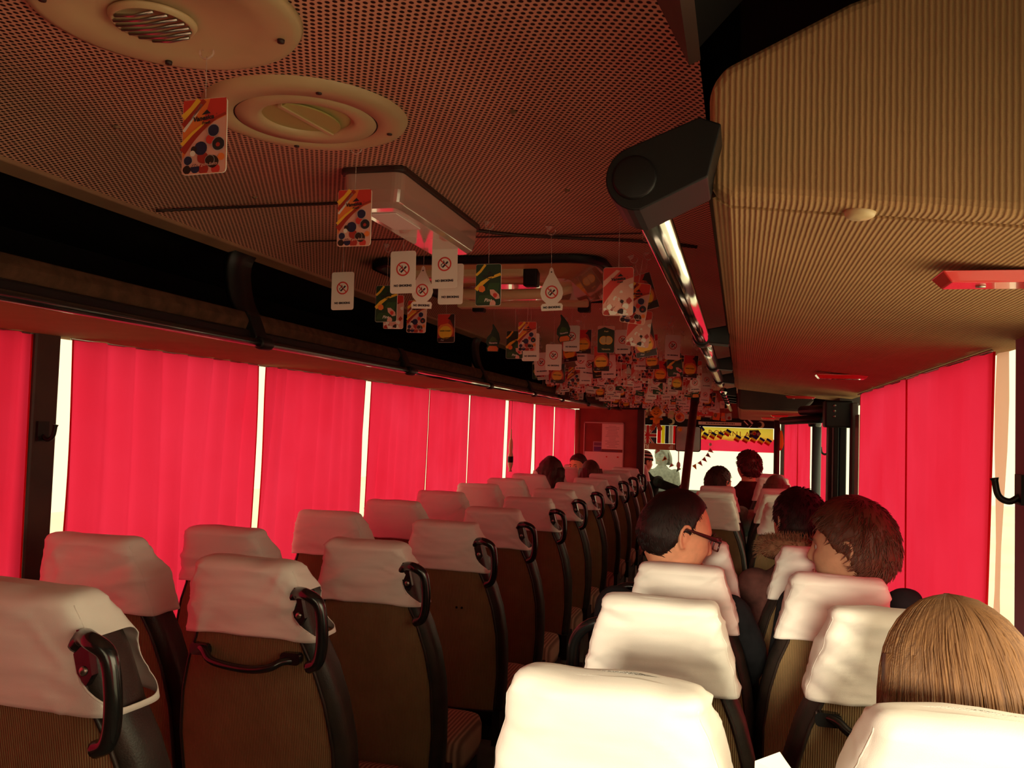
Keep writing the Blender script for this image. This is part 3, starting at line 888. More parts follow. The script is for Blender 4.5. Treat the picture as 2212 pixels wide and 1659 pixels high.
ROWY = [1.115, 1.775, 2.43, 3.16, 3.82, 4.50, 5.20, 5.87, 6.55, 7.25, 7.93, 8.60]
DZ = [0.105, 0.055, 0.018, 0.005, 0, 0, 0, 0, 0, 0, 0, 0]
ordn = ['first', 'second', 'third', 'fourth', 'fifth', 'sixth', 'seventh', 'eighth', 'ninth', 'tenth', 'eleventh', 'twelfth']
GL = 'passenger seats in rows left of the aisle'; GR = 'passenger seats in rows right of the aisle'
la = ['aisle seat with white cover and large black D handle, cut by the left photo edge',
      'white covered aisle seat with a curved black bar handle across its olive back',
      'white covered aisle seat with olive back, directly before the one with the bar handle',
      'white covered aisle seat with two tiny holes in its brown back, fourth from the left',
      'pinkish covered aisle seat with dark reddish back, fifth aisle seat from the left edge',
      'aisle seat with gathered white cover and dark back, sixth aisle seat from the left edge',
      'aisle seat with small dark latch on its back, seventh aisle seat from the left edge',
      'eighth aisle seat from the left edge, dark latch high on its back',
      'aisle seat left of the aisle just behind the long brown haired passenger',
      'tenth aisle seat from the left, pale cover, before the long brown haired passenger',
      'eleventh aisle seat from the left edge, second before the notice board',
      'frontmost aisle seat on the left, right under the notice board']
for i, y in enumerate(ROWY):
    seat(-0.375 - (0.0 if i < 6 else 0.01), y, DZ[i], 1.0, 1, la[i], GL, seed=i + 1, bar=(i == 1), latch=(i in (6, 7, 8)), uniq=i < 5)
lw = [None, 'window seat at the far left with its white cover bunched up on top',
      'left window seat with wrinkled white cover just above the bar handle seat',
      'left window seat with pinkish wrinkled cover, third window seat from the left photo edge',
      'left window seat with smooth pinkish cover, fourth window seat from the left photo edge',
      'left window seat before the tall white curtain gap, fifth from the left photo edge',
      'left window seat with deep pink cover, sixth window seat from the left photo edge',
      'left window seat with half hidden pink cover, seventh window seat from the left photo edge',
      'left window seat just behind the passenger with wavy dark auburn hair',
      'left window seat just in front of the passenger with wavy dark auburn hair',
      'left window seat beside the passenger looking back, pink wrinkled cover',
      'frontmost left window seat, almost hidden, beside the notice board']
for i in range(1, 12):
    seat(-0.868, ROWY[i] + (0.09 if i == 1 else 0.02), DZ[i] + (0.012 if i == 1 else 0.008), 1.02, 0, lw[i], GL, seed=20 + i, uniq=i < 5)
dseat = [o for o in COL.objects if 'two tiny holes' in o.get('label', '')][0]
for hx in (0.045, 0.066):
    MB().use(M_VOID).lathe([(0.0, yoff(0.80) - 0.0100), (0.0045, yoff(0.80) - 0.0098), (0.0045, yoff(0.80) - 0.006)], (hx, 0, 0.80), 'y', 10).obj('screw_hole', dseat)
# right side: rows behind and beyond the middle door
ra = [(1.03, 0.080, 'aisle seat at the bottom centre, its bright white cover cut by the photo edge'),
      (1.76, 0.042, 'aisle seat behind the bottom centre one, large wrinkled white cover right of the aisle'),
      (2.43, 0.012, 'aisle seat of the man with glasses, creamy cover'),
      (3.10, 0.0, 'aisle seat in front of the man with glasses, pinkish cover'),
      (5.10, 0.0, 'greyish covered aisle seat beyond the middle door, nearest of its row on the right'),
      (5.70, 0.0, 'pink covered aisle seat on the right, second beyond the middle door'),
      (6.28, 0.0, 'pink covered aisle seat behind the green jacket passenger')]
R5 = 0.0
for i, (y, dz, lb) in enumerate(ra):
    seat(0.550, y, dz, 0.92, -1 if i < 4 else 0, lb, GR, seed=40 + i, low=True, uniq=i < 4)
    if i == 0: [o for o in COL.objects if o.get('label') == lb][0].rotation_euler = (0, R5, -0.10)
rw = [(1.00, 0.088, 0.955, 'window seat at the bottom right corner, bright white cover in front of the long hair'),
      (1.76, 0.054, 0.985, 'window seat right behind the girl with golden brown hair, very bright cover'),
      (2.43, 0.010, 0.955, 'window seat of the brown haired boy, pale pink cover'),
      (3.10, 0.0, 0.955, 'window seat of the passenger in the fur collar, pink cover'),
      (5.00, 0.0, 0.935, 'window seat with a wrinkled white cover, first beyond the middle door on the right'),
      (5.70, 0.0, 0.935, 'window seat with a deep pink cover, second beyond the middle door'),
      (6.28, 0.0, 0.935, 'window seat of the passenger with ash brown hair near the front right'),
      (7.20, 0.03, 0.90, 'window seat of the passenger with curly dark red hair, near the windscreen'),
      (7.85, 0.03, 0.90, 'frontmost seat on the right, pink cover partly behind the curly haired passenger')]
for i, (y, dz, x, lb) in enumerate(rw):
    seat(max(x, 0.955), y, dz, 0.92, 0, lb, GR, seed=60 + i, bar=(i == 1), latch=(i in (4,)), uniq=i < 4)

# ------------------------------------------------------------------ ceiling fittings
def ceiling_disc(y, flap, label):
    o = empty('ceiling_vent', (0.0, y, 2.0), label=label, cat='vent')
    m = MB().use(M_CREAM)
    m.lathe([(0.0, -0.006), (0.110, -0.008), (0.112, -0.009), (0.150, -0.010), (0.160, -0.008), (0.165, 0.0)], n=64)
    if flap:
        m = MB().use(M_CREAM)
        m.lathe([(0.072, 0.0), (0.072, -0.006), (0.080, -0.011), (0.112, -0.012), (0.1135, -0.009), (0.1155, -0.009), (0.117, -0.012), (0.150, -0.012), (0.161, -0.008), (0.165, 0.0)], n=64, caps=False)
    m.obj('face_plate', o)
    if flap:
        MB().use(M_SHADOWGAP).lathe([(0.1135, -0.0095), (0.1135, -0.0101), (0.1155, -0.0101), (0.1155, -0.0095)], n=64, caps=False).obj('gap_ring', o)
        m = MB().use(M_VENTIN).lathe([(0.0, -0.0035), (0.073, -0.0035), (0.073, -0.001)], n=48, smooth=False)
        m.obj('throat', o)
        m = MB().use(M_CREAM)
        a = math.radians(-98)
        T = Matrix.Rotation(a, 4, 'Z'); m.T = T
        m.box((-0.072, -0.0035, -0.0125), (0.072, 0.0035, -0.002))
        m.use(M_VENTIN)
        R = []
        for k in range(13):
            u = -0.07 + 0.14 * k / 12; w = math.sqrt(max(0.0001, 0.072 ** 2 - u * u))
            R.append([(u, 0.0035, -0.010), (u, w * 0.62, -0.0085), (u, w * 0.62, -0.006), (u, 0.0035, -0.006)])
        m.loft(R, smooth=False)
        m.obj('flap', o)
    else:
        m = MB().use(M_CREAM)
        m.lathe([(0.0, -0.004), (0.036, -0.006), (0.046, -0.015), (0.049, -0.015), (0.052, -0.010), (0.053, -0.008)], (-0.02, 0.0, -0.001), n=48)
        m.obj('bezel', o)
        m = MB().use(M_STEEL)
        for k in range(7):
            u = -0.036 + 0.012 * k; w = math.sqrt(max(0.0002, 0.045 ** 2 - u * u))
            m.tube([(-0.02 - w, u, -0.017), (-0.02, u, -0.020), (-0.02 + w, u, -0.017)], 0.0022, 6)
        m.obj('louvre', o)
    for k in range(4):
        m = MB().use(M_DARK)
        a = math.radians(35 + 90 * k)
        m.lathe([(0.0, -0.0145), (0.0045, -0.014), (0.005, -0.009)], (0.138 * math.cos(a), 0.138 * math.sin(a), 0), n=10)
        m.obj('screw', o)
    return o
ceiling_disc(0.925, False, 'round cream ceiling speaker with a small louvred opening, at the top left photo edge')
ceiling_disc(1.290, True, 'large round cream ceiling air vent with a greenish flap')

for x, y, lb in ((-0.365, 1.286, 'tiny pale screw cap in the ceiling left of the large round vent'),
                 (-0.378, 1.761, 'tiny pale screw cap in the ceiling between vent and left rack'),
                 (0.339, 1.331, 'tiny screw cap in the ceiling right of the large round vent'),
                 (0.336, 1.80, 'tiny screw cap in the ceiling just left of the chrome rail end block')):
    o = MB().use(M_TRIMTAN).lathe([(0.0, -0.004), (0.005, -0.003), (0.0065, 0.0)], n=14).obj('screw_cap', loc=(x, y, ceil_z(x) - 0.0005))
    tag(o, lb, 'screw cap')

# translucent ceiling lamp box with paper inside
lb = empty('ceiling_lamp', (-0.012, 1.84, 2.0), label='milky translucent box lamp hanging under the ceiling beyond the large vent', cat='lamp')
m = MB().use(M_ACRYL)
def rr3(w, l, z, r=0.02): return [(u, v, z) for u, v in rrect(-w, -l, w, l, r)]
m.loft([rr3(0.064, 0.26, -0.012), rr3(0.062, 0.257, -0.045), rr3(0.057, 0.250, -0.070), rr3(0.048, 0.238, -0.078)], smooth=False)
m.obj('diffuser', lb, bevel=0.004)
m = MB().use(M_DARK).loft([rr3(0.070, 0.265, 0.0), rr3(0.070, 0.265, -0.012)], smooth=False); m.obj('base_rim', lb, bevel=0.003)
m = MB().use(M_PAPER).box((-0.03, -0.20, -0.0805), (0.03, -0.06, -0.0785)); m.obj('paper_label', lb)
# cables and panel joint
def cable(pts, r, label, m_=M_DARK):
    o = MB().use(m_).tube(smooth_path(pts, 8), r, 8).obj('ceiling_cable'); tag(o, label, 'cable'); return o
cable([(-0.62, 1.74, 1.970), (-0.50, 1.80, 1.988), (-0.35, 1.82, 1.994), (-0.2, 1.825, 1.996), (-0.084, 1.80, 1.996)], 0.0035, 'thin dark cable running along the ceiling from left rack to box lamp')
cable([(0.02, 2.115, 1.995), (0.12, 2.19, 1.995), (0.25, 2.24, 1.995), (0.43, 2.29, 1.993), (0.58, 2.33, 1.983)], 0.0045, 'thin dark cable on the ceiling from box lamp to the chrome rail')
struct(MB().use(M_DARK).box((-0.6, 2.205, 1.9935), (0.6, 2.211, 1.9965)).obj('trim_%d' % tn)); tn += 1

# roof hatch
h = empty('roof_hatch', (-0.06, 2.88, 1.995), label='reddish glossy roof hatch with rounded dark frame behind the hanging cards', cat='roof hatch')
m = MB().use(M_BLACK)
def fr(w, l, z, r): return [(u, v, z) for u, v in rrect(-w, -l, w, l, r, 8)]
m.loft([fr(0.37, 0.42, 0, 0.10), fr(0.37, 0.42, -0.020, 0.10), fr(0.345, 0.395, -0.020, 0.09), fr(0.345, 0.395, 0.0, 0.09)], False, False); m.obj('frame', h)
M_HATCH = noisy('amber_glossy_hatch_plastic', (0.62, 0.30, 0.14), (0.50, 0.20, 0.10), 5, 0.10, spec=0.8, coat=0.8)
m = MB().use(M_HATCH)
m.loft([fr(0.343, 0.393, -0.004, 0.09), fr(0.33, 0.38, -0.012, 0.085), fr(0.24, 0.27, -0.040, 0.06), fr(0.20, 0.22, -0.046, 0.05)], False, True, smooth=False); m.obj('panel', h, bevel=0.01)
m = MB().use(M_CREAM)
m.tube(smooth_path([(-0.22, -0.10, -0.045), (-0.15, -0.13, -0.065), (0, -0.145, -0.072), (0.15, -0.13, -0.065), (0.22, -0.10, -0.045)], 5), 0.018, 10)
m.obj('pull_bar', h)
m = MB().use(M_CREAM).box((-0.26, -0.335, -0.045), (0.12, -0.295, -0.015)); m.obj('cross_bar', h, bevel=0.008)
m = MB().use(M_CREAM).box((-0.28, 0.24, -0.06), (0.22, 0.29, -0.02)); m.obj('cross_bar', h, bevel=0.008)
for x, y in ((0.14, -0.315), (-0.2, 0.27), (0.2, 0.27)):
    MB().use(M_BLACK).box((x - 0.022, y - 0.02, -0.075), (x + 0.022, y + 0.02, -0.02)).obj('latch', h, bevel=0.005)

# light reflections in the left rack built as coloured strips, plus a grey strap
def rack_strip(y, z, m_, label):
    o = MB().use(m_)
    o._add([(-0.706, y - 0.02, z + 0.045), (-0.706, y + 0.06, z + 0.045), (-0.700, y + 0.02, z - 0.045), (-0.700, y - 0.06, z - 0.045),
            (-0.710, y - 0.02, z + 0.045), (-0.710, y + 0.06, z + 0.045), (-0.704, y + 0.02, z - 0.045), (-0.704, y - 0.06, z - 0.045)],
           [(0, 1, 2, 3), (7, 6, 5, 4), (0, 4, 5, 1), (1, 5, 6, 2), (2, 6, 7, 3), (3, 7, 4, 0)])
    q = o.obj('strap_and_reflection'); tag(q, label, 'strap', 'short straps hanging in the left rack opening')
    # hangs from the ceiling edge by a dark webbing
    MB().use(M_BLACK).box((-0.712, y - 0.012, z + 0.04), (-0.706, y + 0.03, 1.985)).obj('webbing', q)
    return q
rack_strip(6.30, 1.845, M_PINK, 'pale pink slanted strip standing in for a light reflection in the dark left rack, first of the bright pair')
rack_strip(6.62, 1.845, M_ORANGE, 'pale orange slanted strip standing in for a light reflection in the dark left rack, beside the pink one')
rack_strip(7.60, 1.850, M_CRES, 'lime green slanted strip standing in for a light reflection in the dark left rack, right of the bright pair')
rack_strip(4.55, 1.845, M_STEEL, 'grey slanted strap in the dark left rack, below the leaf shaped card')

# ------------------------------------------------------------------ air freshener cards
CW, CH = 0.0325, 0.0515
def no_smoke(m, cx, cz, r, y):
    m.use(M_RED)
    ring_o = circ(cx, cz, r, 32); ring_i = circ(cx, cz, r * 0.80, 32)
    for k in range(32):
        q = (k + 1) % 32
        m.flat([ring_o[k], ring_o[q], ring_i[q], ring_i[k]], y)
    band(m, [(cx - r * 0.62, cz + r * 0.62), (cx + r * 0.62, cz - r * 0.62)], r * 0.17, y)
    m.use(M_INK)
    band(m, [(cx - r * 0.30, cz - r * 0.48), (cx + r * 0.12, cz - r * 0.06)], r * 0.24, y - 0.0003)
    band(m, [(cx + r * 0.18, cz + r * 0.0), (cx + r * 0.48, cz + r * 0.32)], r * 0.26, y - 0.0003)
    band(m, [(cx - r * 0.38, cz - r * 0.42), (cx - r * 0.50, cz - r * 0.12), (cx - r * 0.28, cz + r * 0.08), (cx - r * 0.06, cz + r * 0.22), (cx - r * 0.14, cz + r * 0.50)], [r * 0.06, r * 0.13, r * 0.10, r * 0.15, r * 0.10], y - 0.0003)
def brand(m, cx, cz, y, sc=1.0, ink=None):
    m.use(ink or M_INK)
    put_text(m, 'Vanesica', cx, cz, y, 0.0088 * sc, 0.10, 0.25, 0.0004)
    put_text(m, 'Fresh', cx + 0.004 * sc, cz - 0.0065 * sc, y, 0.0055 * sc, 0.10, 0.25, 0.0002)
    m.flat([(cx - 0.0025 * sc, cz + 0.0045 * sc), (cx + 0.011 * sc, cz + 0.0060 * sc), (cx + 0.005 * sc, cz + 0.0115 * sc)], y)
    put_text(m, '\u00ae', cx + 0.0195 * sc, cz + 0.0045 * sc, y, 0.003 * sc)
DROP = [(0, 0.056), (0.004, 0.052), (0.007, 0.040), (0.016, 0.024), (0.0265, 0.004), (0.0285, -0.010), (0.0245, -0.023), (0.0165, -0.031), (0.0135, -0.034), (0.024, -0.035), (0.0275, -0.040), (0.026, -0.052)]
DROP = DROP + [(-x, z) for x, z in DROP[::-1][:-1]]
def clip(pts, y, m):  # simple patch limited to card bounds
    m.flat([(max(-CW + 0.001, min(CW - 0.001, x)), max(-CH + 0.001, min(CH - 0.001, z))) for x, z in pts], y)
def blob(cx, cz, r, n, seed, k=0.25):
    rnd = random.Random(seed)
    return [(cx + r * (1 + rnd.uniform(-k, k)) * math.cos(2 * PI * i / n), cz + r * (1 + rnd.uniform(-k, k)) * math.sin(2 * PI * i / n)) for i in range(n)]
def card_mesh(kind):
    m = MB(); f = -0.0010
    body = rrect(-CW, -CH, CW, CH, 0.006)
    if kind == 'flame':
        body = [(-0.004, 0.058), (0.0, 0.060), (0.010, 0.045), (0.022, 0.024), (0.028, 0.0), (0.024, -0.018), (0.018, -0.026), (0.024, -0.034), (0.022, -0.048), (-0.022, -0.048), (-0.026, -0.034), (-0.020, -0.026), (-0.028, -0.014), (-0.024, 0.006), (-0.010, 0.022), (-0.003, 0.042)][::-1]
    if kind == 'drop': body = DROP[::-1]
    base = {'nosmoke': M_CARDW, 'drop': M_CARDW, 'fruit': M_CARDW, 'pine': M_CARDW, 'flower': M_CARDW, 'orange': M_CARDW, 'apple': M_CARDW, 'flame': M_DGREEN, 'berry': M_CARDW}[kind]
    m.use(base)
    m.prism(body, 'xz', f, 0.0008)
    y1, y2, y3, y4 = f - 0.0003, f - 0.0006, f - 0.0009, f - 0.0012
    inn = rrect(-CW + 0.0006, -CH + 0.0006, CW - 0.0006, CH - 0.0006, 0.0055)
    if kind == 'nosmoke':
        no_smoke(m, 0, 0.008, 0.0175, y1)
        m.use(M_INK); put_text(m, 'NO SMOKING', 0, -0.033, y1, 0.0072, 0, 0, 0.0005)
    elif kind == 'drop':
        no_smoke(m, 0, -0.006, 0.0165, y1)
        m.use(M_INK); put_text(m, 'NO SMOKING', 0, -0.044, y1, 0.0068, 0, 0, 0.0005)
        m.use(M_DARK).flat(circ(0, 0.044, 0.002, 10), y1)
    elif kind in ('fruit', 'berry'):
        m.use(M_ORANGE).flat(inn, y1)
        m.use(M_RED)
        clip([(-CW, 0.052), (-0.002, 0.052), (-CW, 0.030)], y2, m)
        clip([(0.008, 0.052), (CW, 0.052), (CW, 0.030), (0.012, 0.020), (-0.002, 0.020)], y2, m)
        m.use(M_YELLOW)
        band(m, [(-CW + 0.001, 0.027), (-0.018, 0.038), (-0.008, 0.050)], 0.009, y2 - 0.0001)
        band(m, [(-CW + 0.001, -0.012), (-0.015, 0.004), (0.0, 0.015), (0.012, 0.022)], [0.010, 0.008, 0.006, 0.001], y3)
        m.use(M_DRED)
        band(m, [(-CW + 0.001, 0.016), (-0.016, 0.032), (0.0, 0.049)], 0.007, y3)
        band(m, [(-CW + 0.001, -0.020), (-0.014, 0.000), (0.004, 0.016), (0.018, 0.024), (CW - 0.001, 0.029)], [0.010, 0.007, 0.005, 0.004, 0.004], y3 - 0.0001)
        m.use(M_PINK)
        clip([(-CW, -0.030), (-0.018, -0.010), (-0.003, 0.006), (0.014, 0.019), (CW, 0.026), (CW, -0.052), (-CW, -0.052)], y2 - 0.00005, m)
        m.use(M_CARDW)
        band(m, [(-CW + 0.002, 0.008), (-0.018, 0.024), (-0.004, 0.044)], 0.004, y3)
        rnd = random.Random(5)
        yy = y3
        for k, (x, z, r, c, rim) in enumerate([(0.0, -0.045, 0.0075, M_DRED, 0), (0.018, -0.046, 0.0065, M_RED, 0), (-0.024, -0.045, 0.006, M_DARK, 0), (-0.012, -0.044, 0.0065, M_NAVY, 0), (0.026, -0.030, 0.005, M_ORANGE, 0), (-0.001, -0.030, 0.008, M_DRED, 0), (0.014, -0.036, 0.0085, M_DARK, 0),
                                  (-0.004, -0.017, 0.0095, M_NAVY, 0), (-0.014, -0.018, 0.0045, M_DARK, 0), (-0.0155, -0.0235, 0.004, M_CARDW, 0), (-0.022, -0.033, 0.0060, M_NAVY, 1), (0.010, -0.034, 0.0065, M_DARK, 1), (0.010, -0.006, 0.0065, M_RED, 1),
                                  (0.015, 0.006, 0.0080, M_NAVY, 1), (0.0225, -0.013, 0.0088, M_INK, 1), (0.022, -0.014, 0.003, M_DRED, 0)]):
            yy -= 0.00012
            if rim: m.use(M_SKYB); clip(circ(x, z, r * 1.12, 18), yy, m); yy -= 0.00012
            m.use(c); clip(blob(x, z, r, 16, k, 0.04), yy, m)
        m.use(M_PINK); put_text(m, 'Bubble gum fruits', 0.001, -0.0400, yy - 0.0003, 0.0058, 0.03, 0.3, 0.0001)
        brand(m, -0.001, 0.024, y4 - 0.0008)
    elif kind == 'pine':
        m.use(M_DGREEN).flat(inn, y1)
        m.use(M_YELLOW)
        band(m, [(-CW + 0.001, 0.024), (-0.02, 0.034), (-0.008, 0.050)], 0.006, y2)
        band(m, [(-CW + 0.001, -0.012), (-0.016, 0.004), (0.002, 0.016), (CW - 0.001, 0.026)], [0.010, 0.010, 0.006, 0.007], y2)
        m.use(M_GREEN)
        for k in range(9):
            band(m, [(0.004 + k * 0.003, 0.004), (-0.002 + k * 0.003, -0.012 - k * 0.001)], 0.0015, y2)
            band(m, [(-0.028 + k * 0.004, -0.044), (-0.020 + k * 0.004, -0.026)], 0.0015, y2)
        m.use(M_ORANGE); clip(blob(-0.016, -0.010, 0.0085, 14, 3, 0.1), y3, m)
        m.use(M_PINK)
        clip([(0.004, -0.012), (0.014, -0.012), (0.028, -0.024), (0.030, -0.034), (0.020, -0.036), (0.006, -0.024)], y3, m)
        clip(blob(0.012, -0.046, 0.008, 14, 4, 0.12), y3 - 0.0001, m)
        m.use(M_RED); clip(blob(0.018, -0.026, 0.006, 12, 8, 0.2), y4, m)
        m.use(M_CARDW); put_text(m, 'Pine', 0.0, -0.038, y4 - 0.0002, 0.0115, 0.02, 0.3, 0.0002)
        brand(m, -0.001, 0.022, y4)
    elif kind == 'flower':
        m.use(M_RED).flat(inn, y1)
        m.use(M_PINK); clip([(-CW, 0.022), (-0.004, 0.046), (0.004, 0.044), (-CW, 0.008)], y2, m)
        clip([(-CW, -0.028), (-0.008, 0.006), (0.012, 0.024), (CW, 0.030), (CW, -0.052), (-CW, -0.052)], y2, m)
        rnd = random.Random(11)
        for k in range(34):
            x = rnd.uniform(-0.030, 0.029); z = rnd.uniform(-0.050, 0.012)
            if z > 0.9 * x - 0.006: continue
            m.use((M_CARDW, M_PINK, M_DARK, M_CARDW, M_DRED)[k % 5]); clip(blob(x, z, rnd.uniform(0.003, 0.0065), 9, k, 0.35), y3 - 0.00005 * k, m)
        brand(m, 0.0, 0.026, y4 - 0.0015)
    elif kind == 'orange':
        m.use(M_DRED).flat(inn, y1)
        m.use(M_ORANGE); clip(circ(-0.002, -0.010, 0.029, 26), y2, m)
        m.use(M_YELLOW); clip(circ(-0.002, -0.016, 0.024, 26), y3, m)
        m.use(M_RED); clip([(-CW, 0.052), (0.016, 0.052), (0.008, 0.018), (-CW, 0.010)], y2 - 0.0001, m)
        m.use(M_DARK); clip([(0.006, 0.034), (0.016, 0.030), (CW, -0.004), (CW, 0.052), (0.020, 0.052)], y3, m)
        clip([(-CW, -0.052), (-CW, -0.036), (-0.008, -0.034), (CW, -0.030), (CW, -0.052)], y3, m)
        m.use(M_DGREEN); put_text(m, 'GREEN FOREST', -0.002, -0.010, y4, 0.0062, 0, 0, 0.0003)
        m.use(M_CARDW); put_text(m, 'Fizz', -0.014, -0.043, y4, 0.008, 0, 0.3)
    elif kind == 'apple':
        m.use(M_DGREEN).flat(inn, y1)
        m.use(M_PINK); clip([(-CW, 0.052), (-CW, 0.036), (-0.006, 0.046), (CW, 0.034), (CW, 0.052)], y2, m)
        m.use(M_YELLOW); clip(circ(-0.009, -0.004, 0.0165, 20), y2, m); clip(circ(0.009, -0.004, 0.0165, 20), y2 - 0.0001, m)
        m.use(M_LIME); clip(circ(-0.008, -0.004, 0.0140, 20), y3, m); clip(circ(0.008, -0.004, 0.0140, 20), y3 - 0.0001, m)
        m.use(M_DARK); band(m, [(0, -0.012), (0, 0.006), (0.002, 0.018)], 0.0016, y4)
        m.use(M_LIME); put_text(m, 'Vanesica', 0, -0.038, y3, 0.0095, 0, 0.25, 0.0003)
        put_text(m, 'Fresh', 0, 0.030, y3, 0.0075, 0, 0.25, 0.0003)
    elif kind == 'flame':
        m.use(M_GREEN); m.flat([(-0.018, -0.010), (-0.004, 0.012), (0.010, 0.006), (0.018, -0.008)], y1)
        m.use(M_ORANGE); m.flat([(-0.019, -0.046), (-0.021, -0.035), (-0.014, -0.026), (0.014, -0.026), (0.021, -0.035), (0.019, -0.046)], y1)
        m.use(M_CARDW); put_text(m, 'Vanesica', 0, -0.014, y2, 0.0095, 0.05, 0.25, 0.0003)
    return m
def hook_geo(m, top):
    m.use(M_TRANSP)
    m.tube([(0, 0, 0.048), (0, 0, top - 0.020)], 0.0007, 5)
    m.tube(smooth_path([(-0.010, 0, top - 0.008), (-0.009, 0, top - 0.018), (0, 0, top - 0.023), (0.009, 0, top - 0.018), (0.010, 0, top - 0.009)], 4), 0.0014, 6)
    m.lathe([(0.010, top - 0.0005), (0.008, top - 0.004), (0.003, top - 0.010), (0.0, top - 0.011)], (-0.006, 0, 0), n=12)
    return m
def card(kind, x, y, z, label, group=None, yaw=0.0, roll=0.0, sc=1.0, near=True):
    key = ('card', kind)
    me = cached(key, lambda: card_mesh(kind))
    o = bpy.data.objects.new('hanging_air_freshener', me); COL.objects.link(o)
    o.location = (x, y, z); o.rotation_euler = (random.uniform(-.04, .04), roll, yaw); o.scale = (sc, sc, sc)
    tag(o, label, 'air freshener', group)
    top = round((ceil_z(x) - z) / sc, 2)
    add_part('hook_and_string', cached(('hook', top), lambda: hook_geo(MB(), top)), o)
    return o
random.seed(3)
NEAR = [('fruit', -0.001, 1.016, 1.873, 'orange berry air freshener card hanging nearest the camera, left of the round vent', 0.05, 0.04),
 ('fruit', 0.020, 1.443, 1.864, 'orange berry air freshener card hanging in front of the box lamp', 0.02, 0.01),
 ('nosmoke', -0.347, 2.167, 1.848, 'white no smoking card hanging alone, farthest left of all cards', 0.0, 0.02),
 ('nosmoke', -0.098, 1.977, 1.862, 'white no smoking card left of the teardrop card below the box lamp', 0.0, 0.02),
 ('drop', -0.079, 2.062, 1.837, 'white teardrop no smoking card between two rectangular ones', 0.0, -0.02),
 ('nosmoke', -0.001, 2.002, 1.877, 'white no smoking card hanging highest, just below the far end of the box lamp', 0.0, 0.03),
 ('nosmoke', -0.010, 2.079, 1.849, 'white no smoking card partly hidden behind the highest one', 0.0, 0.01),
 ('pine', 0.092, 2.066, 1.844, 'green pine air freshener card in front of the roof hatch', 0.0, 0.01),
 ('drop', 0.243, 2.106, 1.837, 'white teardrop no smoking card in front of the roof hatch', 0.0, 0.04),
 ('pine', -0.269, 2.286, 1.830, 'dark green pine air freshener card half behind a no smoking card, at the left', 0.0, 0.01),
 ('flower', -0.332, 2.492, 1.834, 'pink blossom card behind the left green pine card', 0.0, -0.01),
 ('fruit', -0.307, 2.625, 1.837, 'orange berry card directly below the left teardrop card', 0.0, -0.02),
 ('orange', -0.333, 2.990, 1.842, 'yellow and red air freshener card against the dark left rack', 0.0, 0.01),
 ('flame', -0.241, 3.287, 1.833, 'dim reddish leaf shaped card hanging alone over the dark left rack', 0.2, 0.0),
 ('fruit', -0.031, 2.988, 1.814, 'orange berry card in front of two overlapping no smoking cards, under the hatch', 0.0, 0.01),
 ('nosmoke', -0.057, 3.151, 1.791, 'white no smoking card peeking out right below the orange berry card under the hatch', 0.0, 0.02),
 ('nosmoke', -0.022, 3.40, 1.775, 'lowest white no smoking card of the pair under the hatch', 0.0, 0.0),
 ('flame', 0.023, 3.354, 1.880, 'black and green leaf shaped card in front of a white card, under the hatch', 0.0, 0.15),
 ('nosmoke', 0.048, 3.40, 1.850, 'white card behind the black leaf shaped card', 0.0, 0.0),
 ('orange', 0.047, 3.684, 1.866, 'yellow and red card right of the black leaf shaped card', 0.0, 0.0),
 ('apple', 0.199, 3.306, 1.838, 'green card with a yellow apple half', 0.0, 0.0),
 ('nosmoke', 0.207, 3.725, 1.871, 'white no smoking card right of the apple card', 0.0, 0.02),
 ('flower', 0.442, 1.855, 1.792, 'large red and pink blossom card right of the roof hatch', 0.0, 0.0),
 ('fruit', 0.438, 2.198, 1.816, 'berry card below right of the large blossom card', -0.1, -0.15),
 ('orange', 0.428, 2.466, 1.885, 'orange card with dark corner above the berry card, left of the chrome rail', 0.2, 0.3),
 ('flower', 0.418, 2.468, 1.783, 'blossom card below the berry card, left of the chrome rail', 0.1, -0.1),
 ('orange', 0.410, 2.689, 1.773, 'red and orange card beside the rail, lowest of that cluster', 0.3, 0.2),
 ('pine', -0.114, 3.136, 1.798, 'dim green pine card left of the orange berry card under the hatch', 0.0, 0.0),
 ('drop', -0.030, 4.053, 1.822, 'white teardrop no smoking card low in the red crowd, below the yellow and red card', 0.0, 0.0),
 ('orange', 0.139, 3.598, 1.787, 'yellow card below the apple card', 0.0, 0.0)]
for k, x, y, z, lb, yw, rl in NEAR: card(k, x, y, z, lb, None, yw, -rl)
DESC = {'nosmoke': ('small white no smoking card in the dense crowd of cards near the front', 'no smoking cards in the dense crowd'),
        'drop': ('small white teardrop card in the dense crowd of cards near the front', 'teardrop cards in the dense crowd'),
        'fruit': ('small orange berry card in the dense crowd of cards near the front', 'berry cards in the dense crowd'),
        'pine': ('small dark green pine card in the dense crowd of cards near the front', 'pine cards in the dense crowd'),
        'flower': ('small pink blossom card in the dense crowd of cards near the front', 'blossom cards in the dense crowd'),
        'orange': ('small yellow and red card in the dense crowd of cards near the front', 'yellow and red cards in the dense crowd'),
        'apple': ('small green apple card in the dense crowd of cards near the front', 'apple cards in the dense crowd'),
        'flame': ('small dark leaf shaped card in the dense crowd of cards near the front', 'leaf shaped cards in the dense crowd')}
rnd = random.Random(12)
pool = ['nosmoke'] * 9 + ['drop'] * 3 + ['fruit'] * 3 + ['pine'] * 2 + ['flower'] * 5 + ['orange'] * 3 + ['apple'] * 1 + ['flame'] * 2
count = 0
yy = 3.85
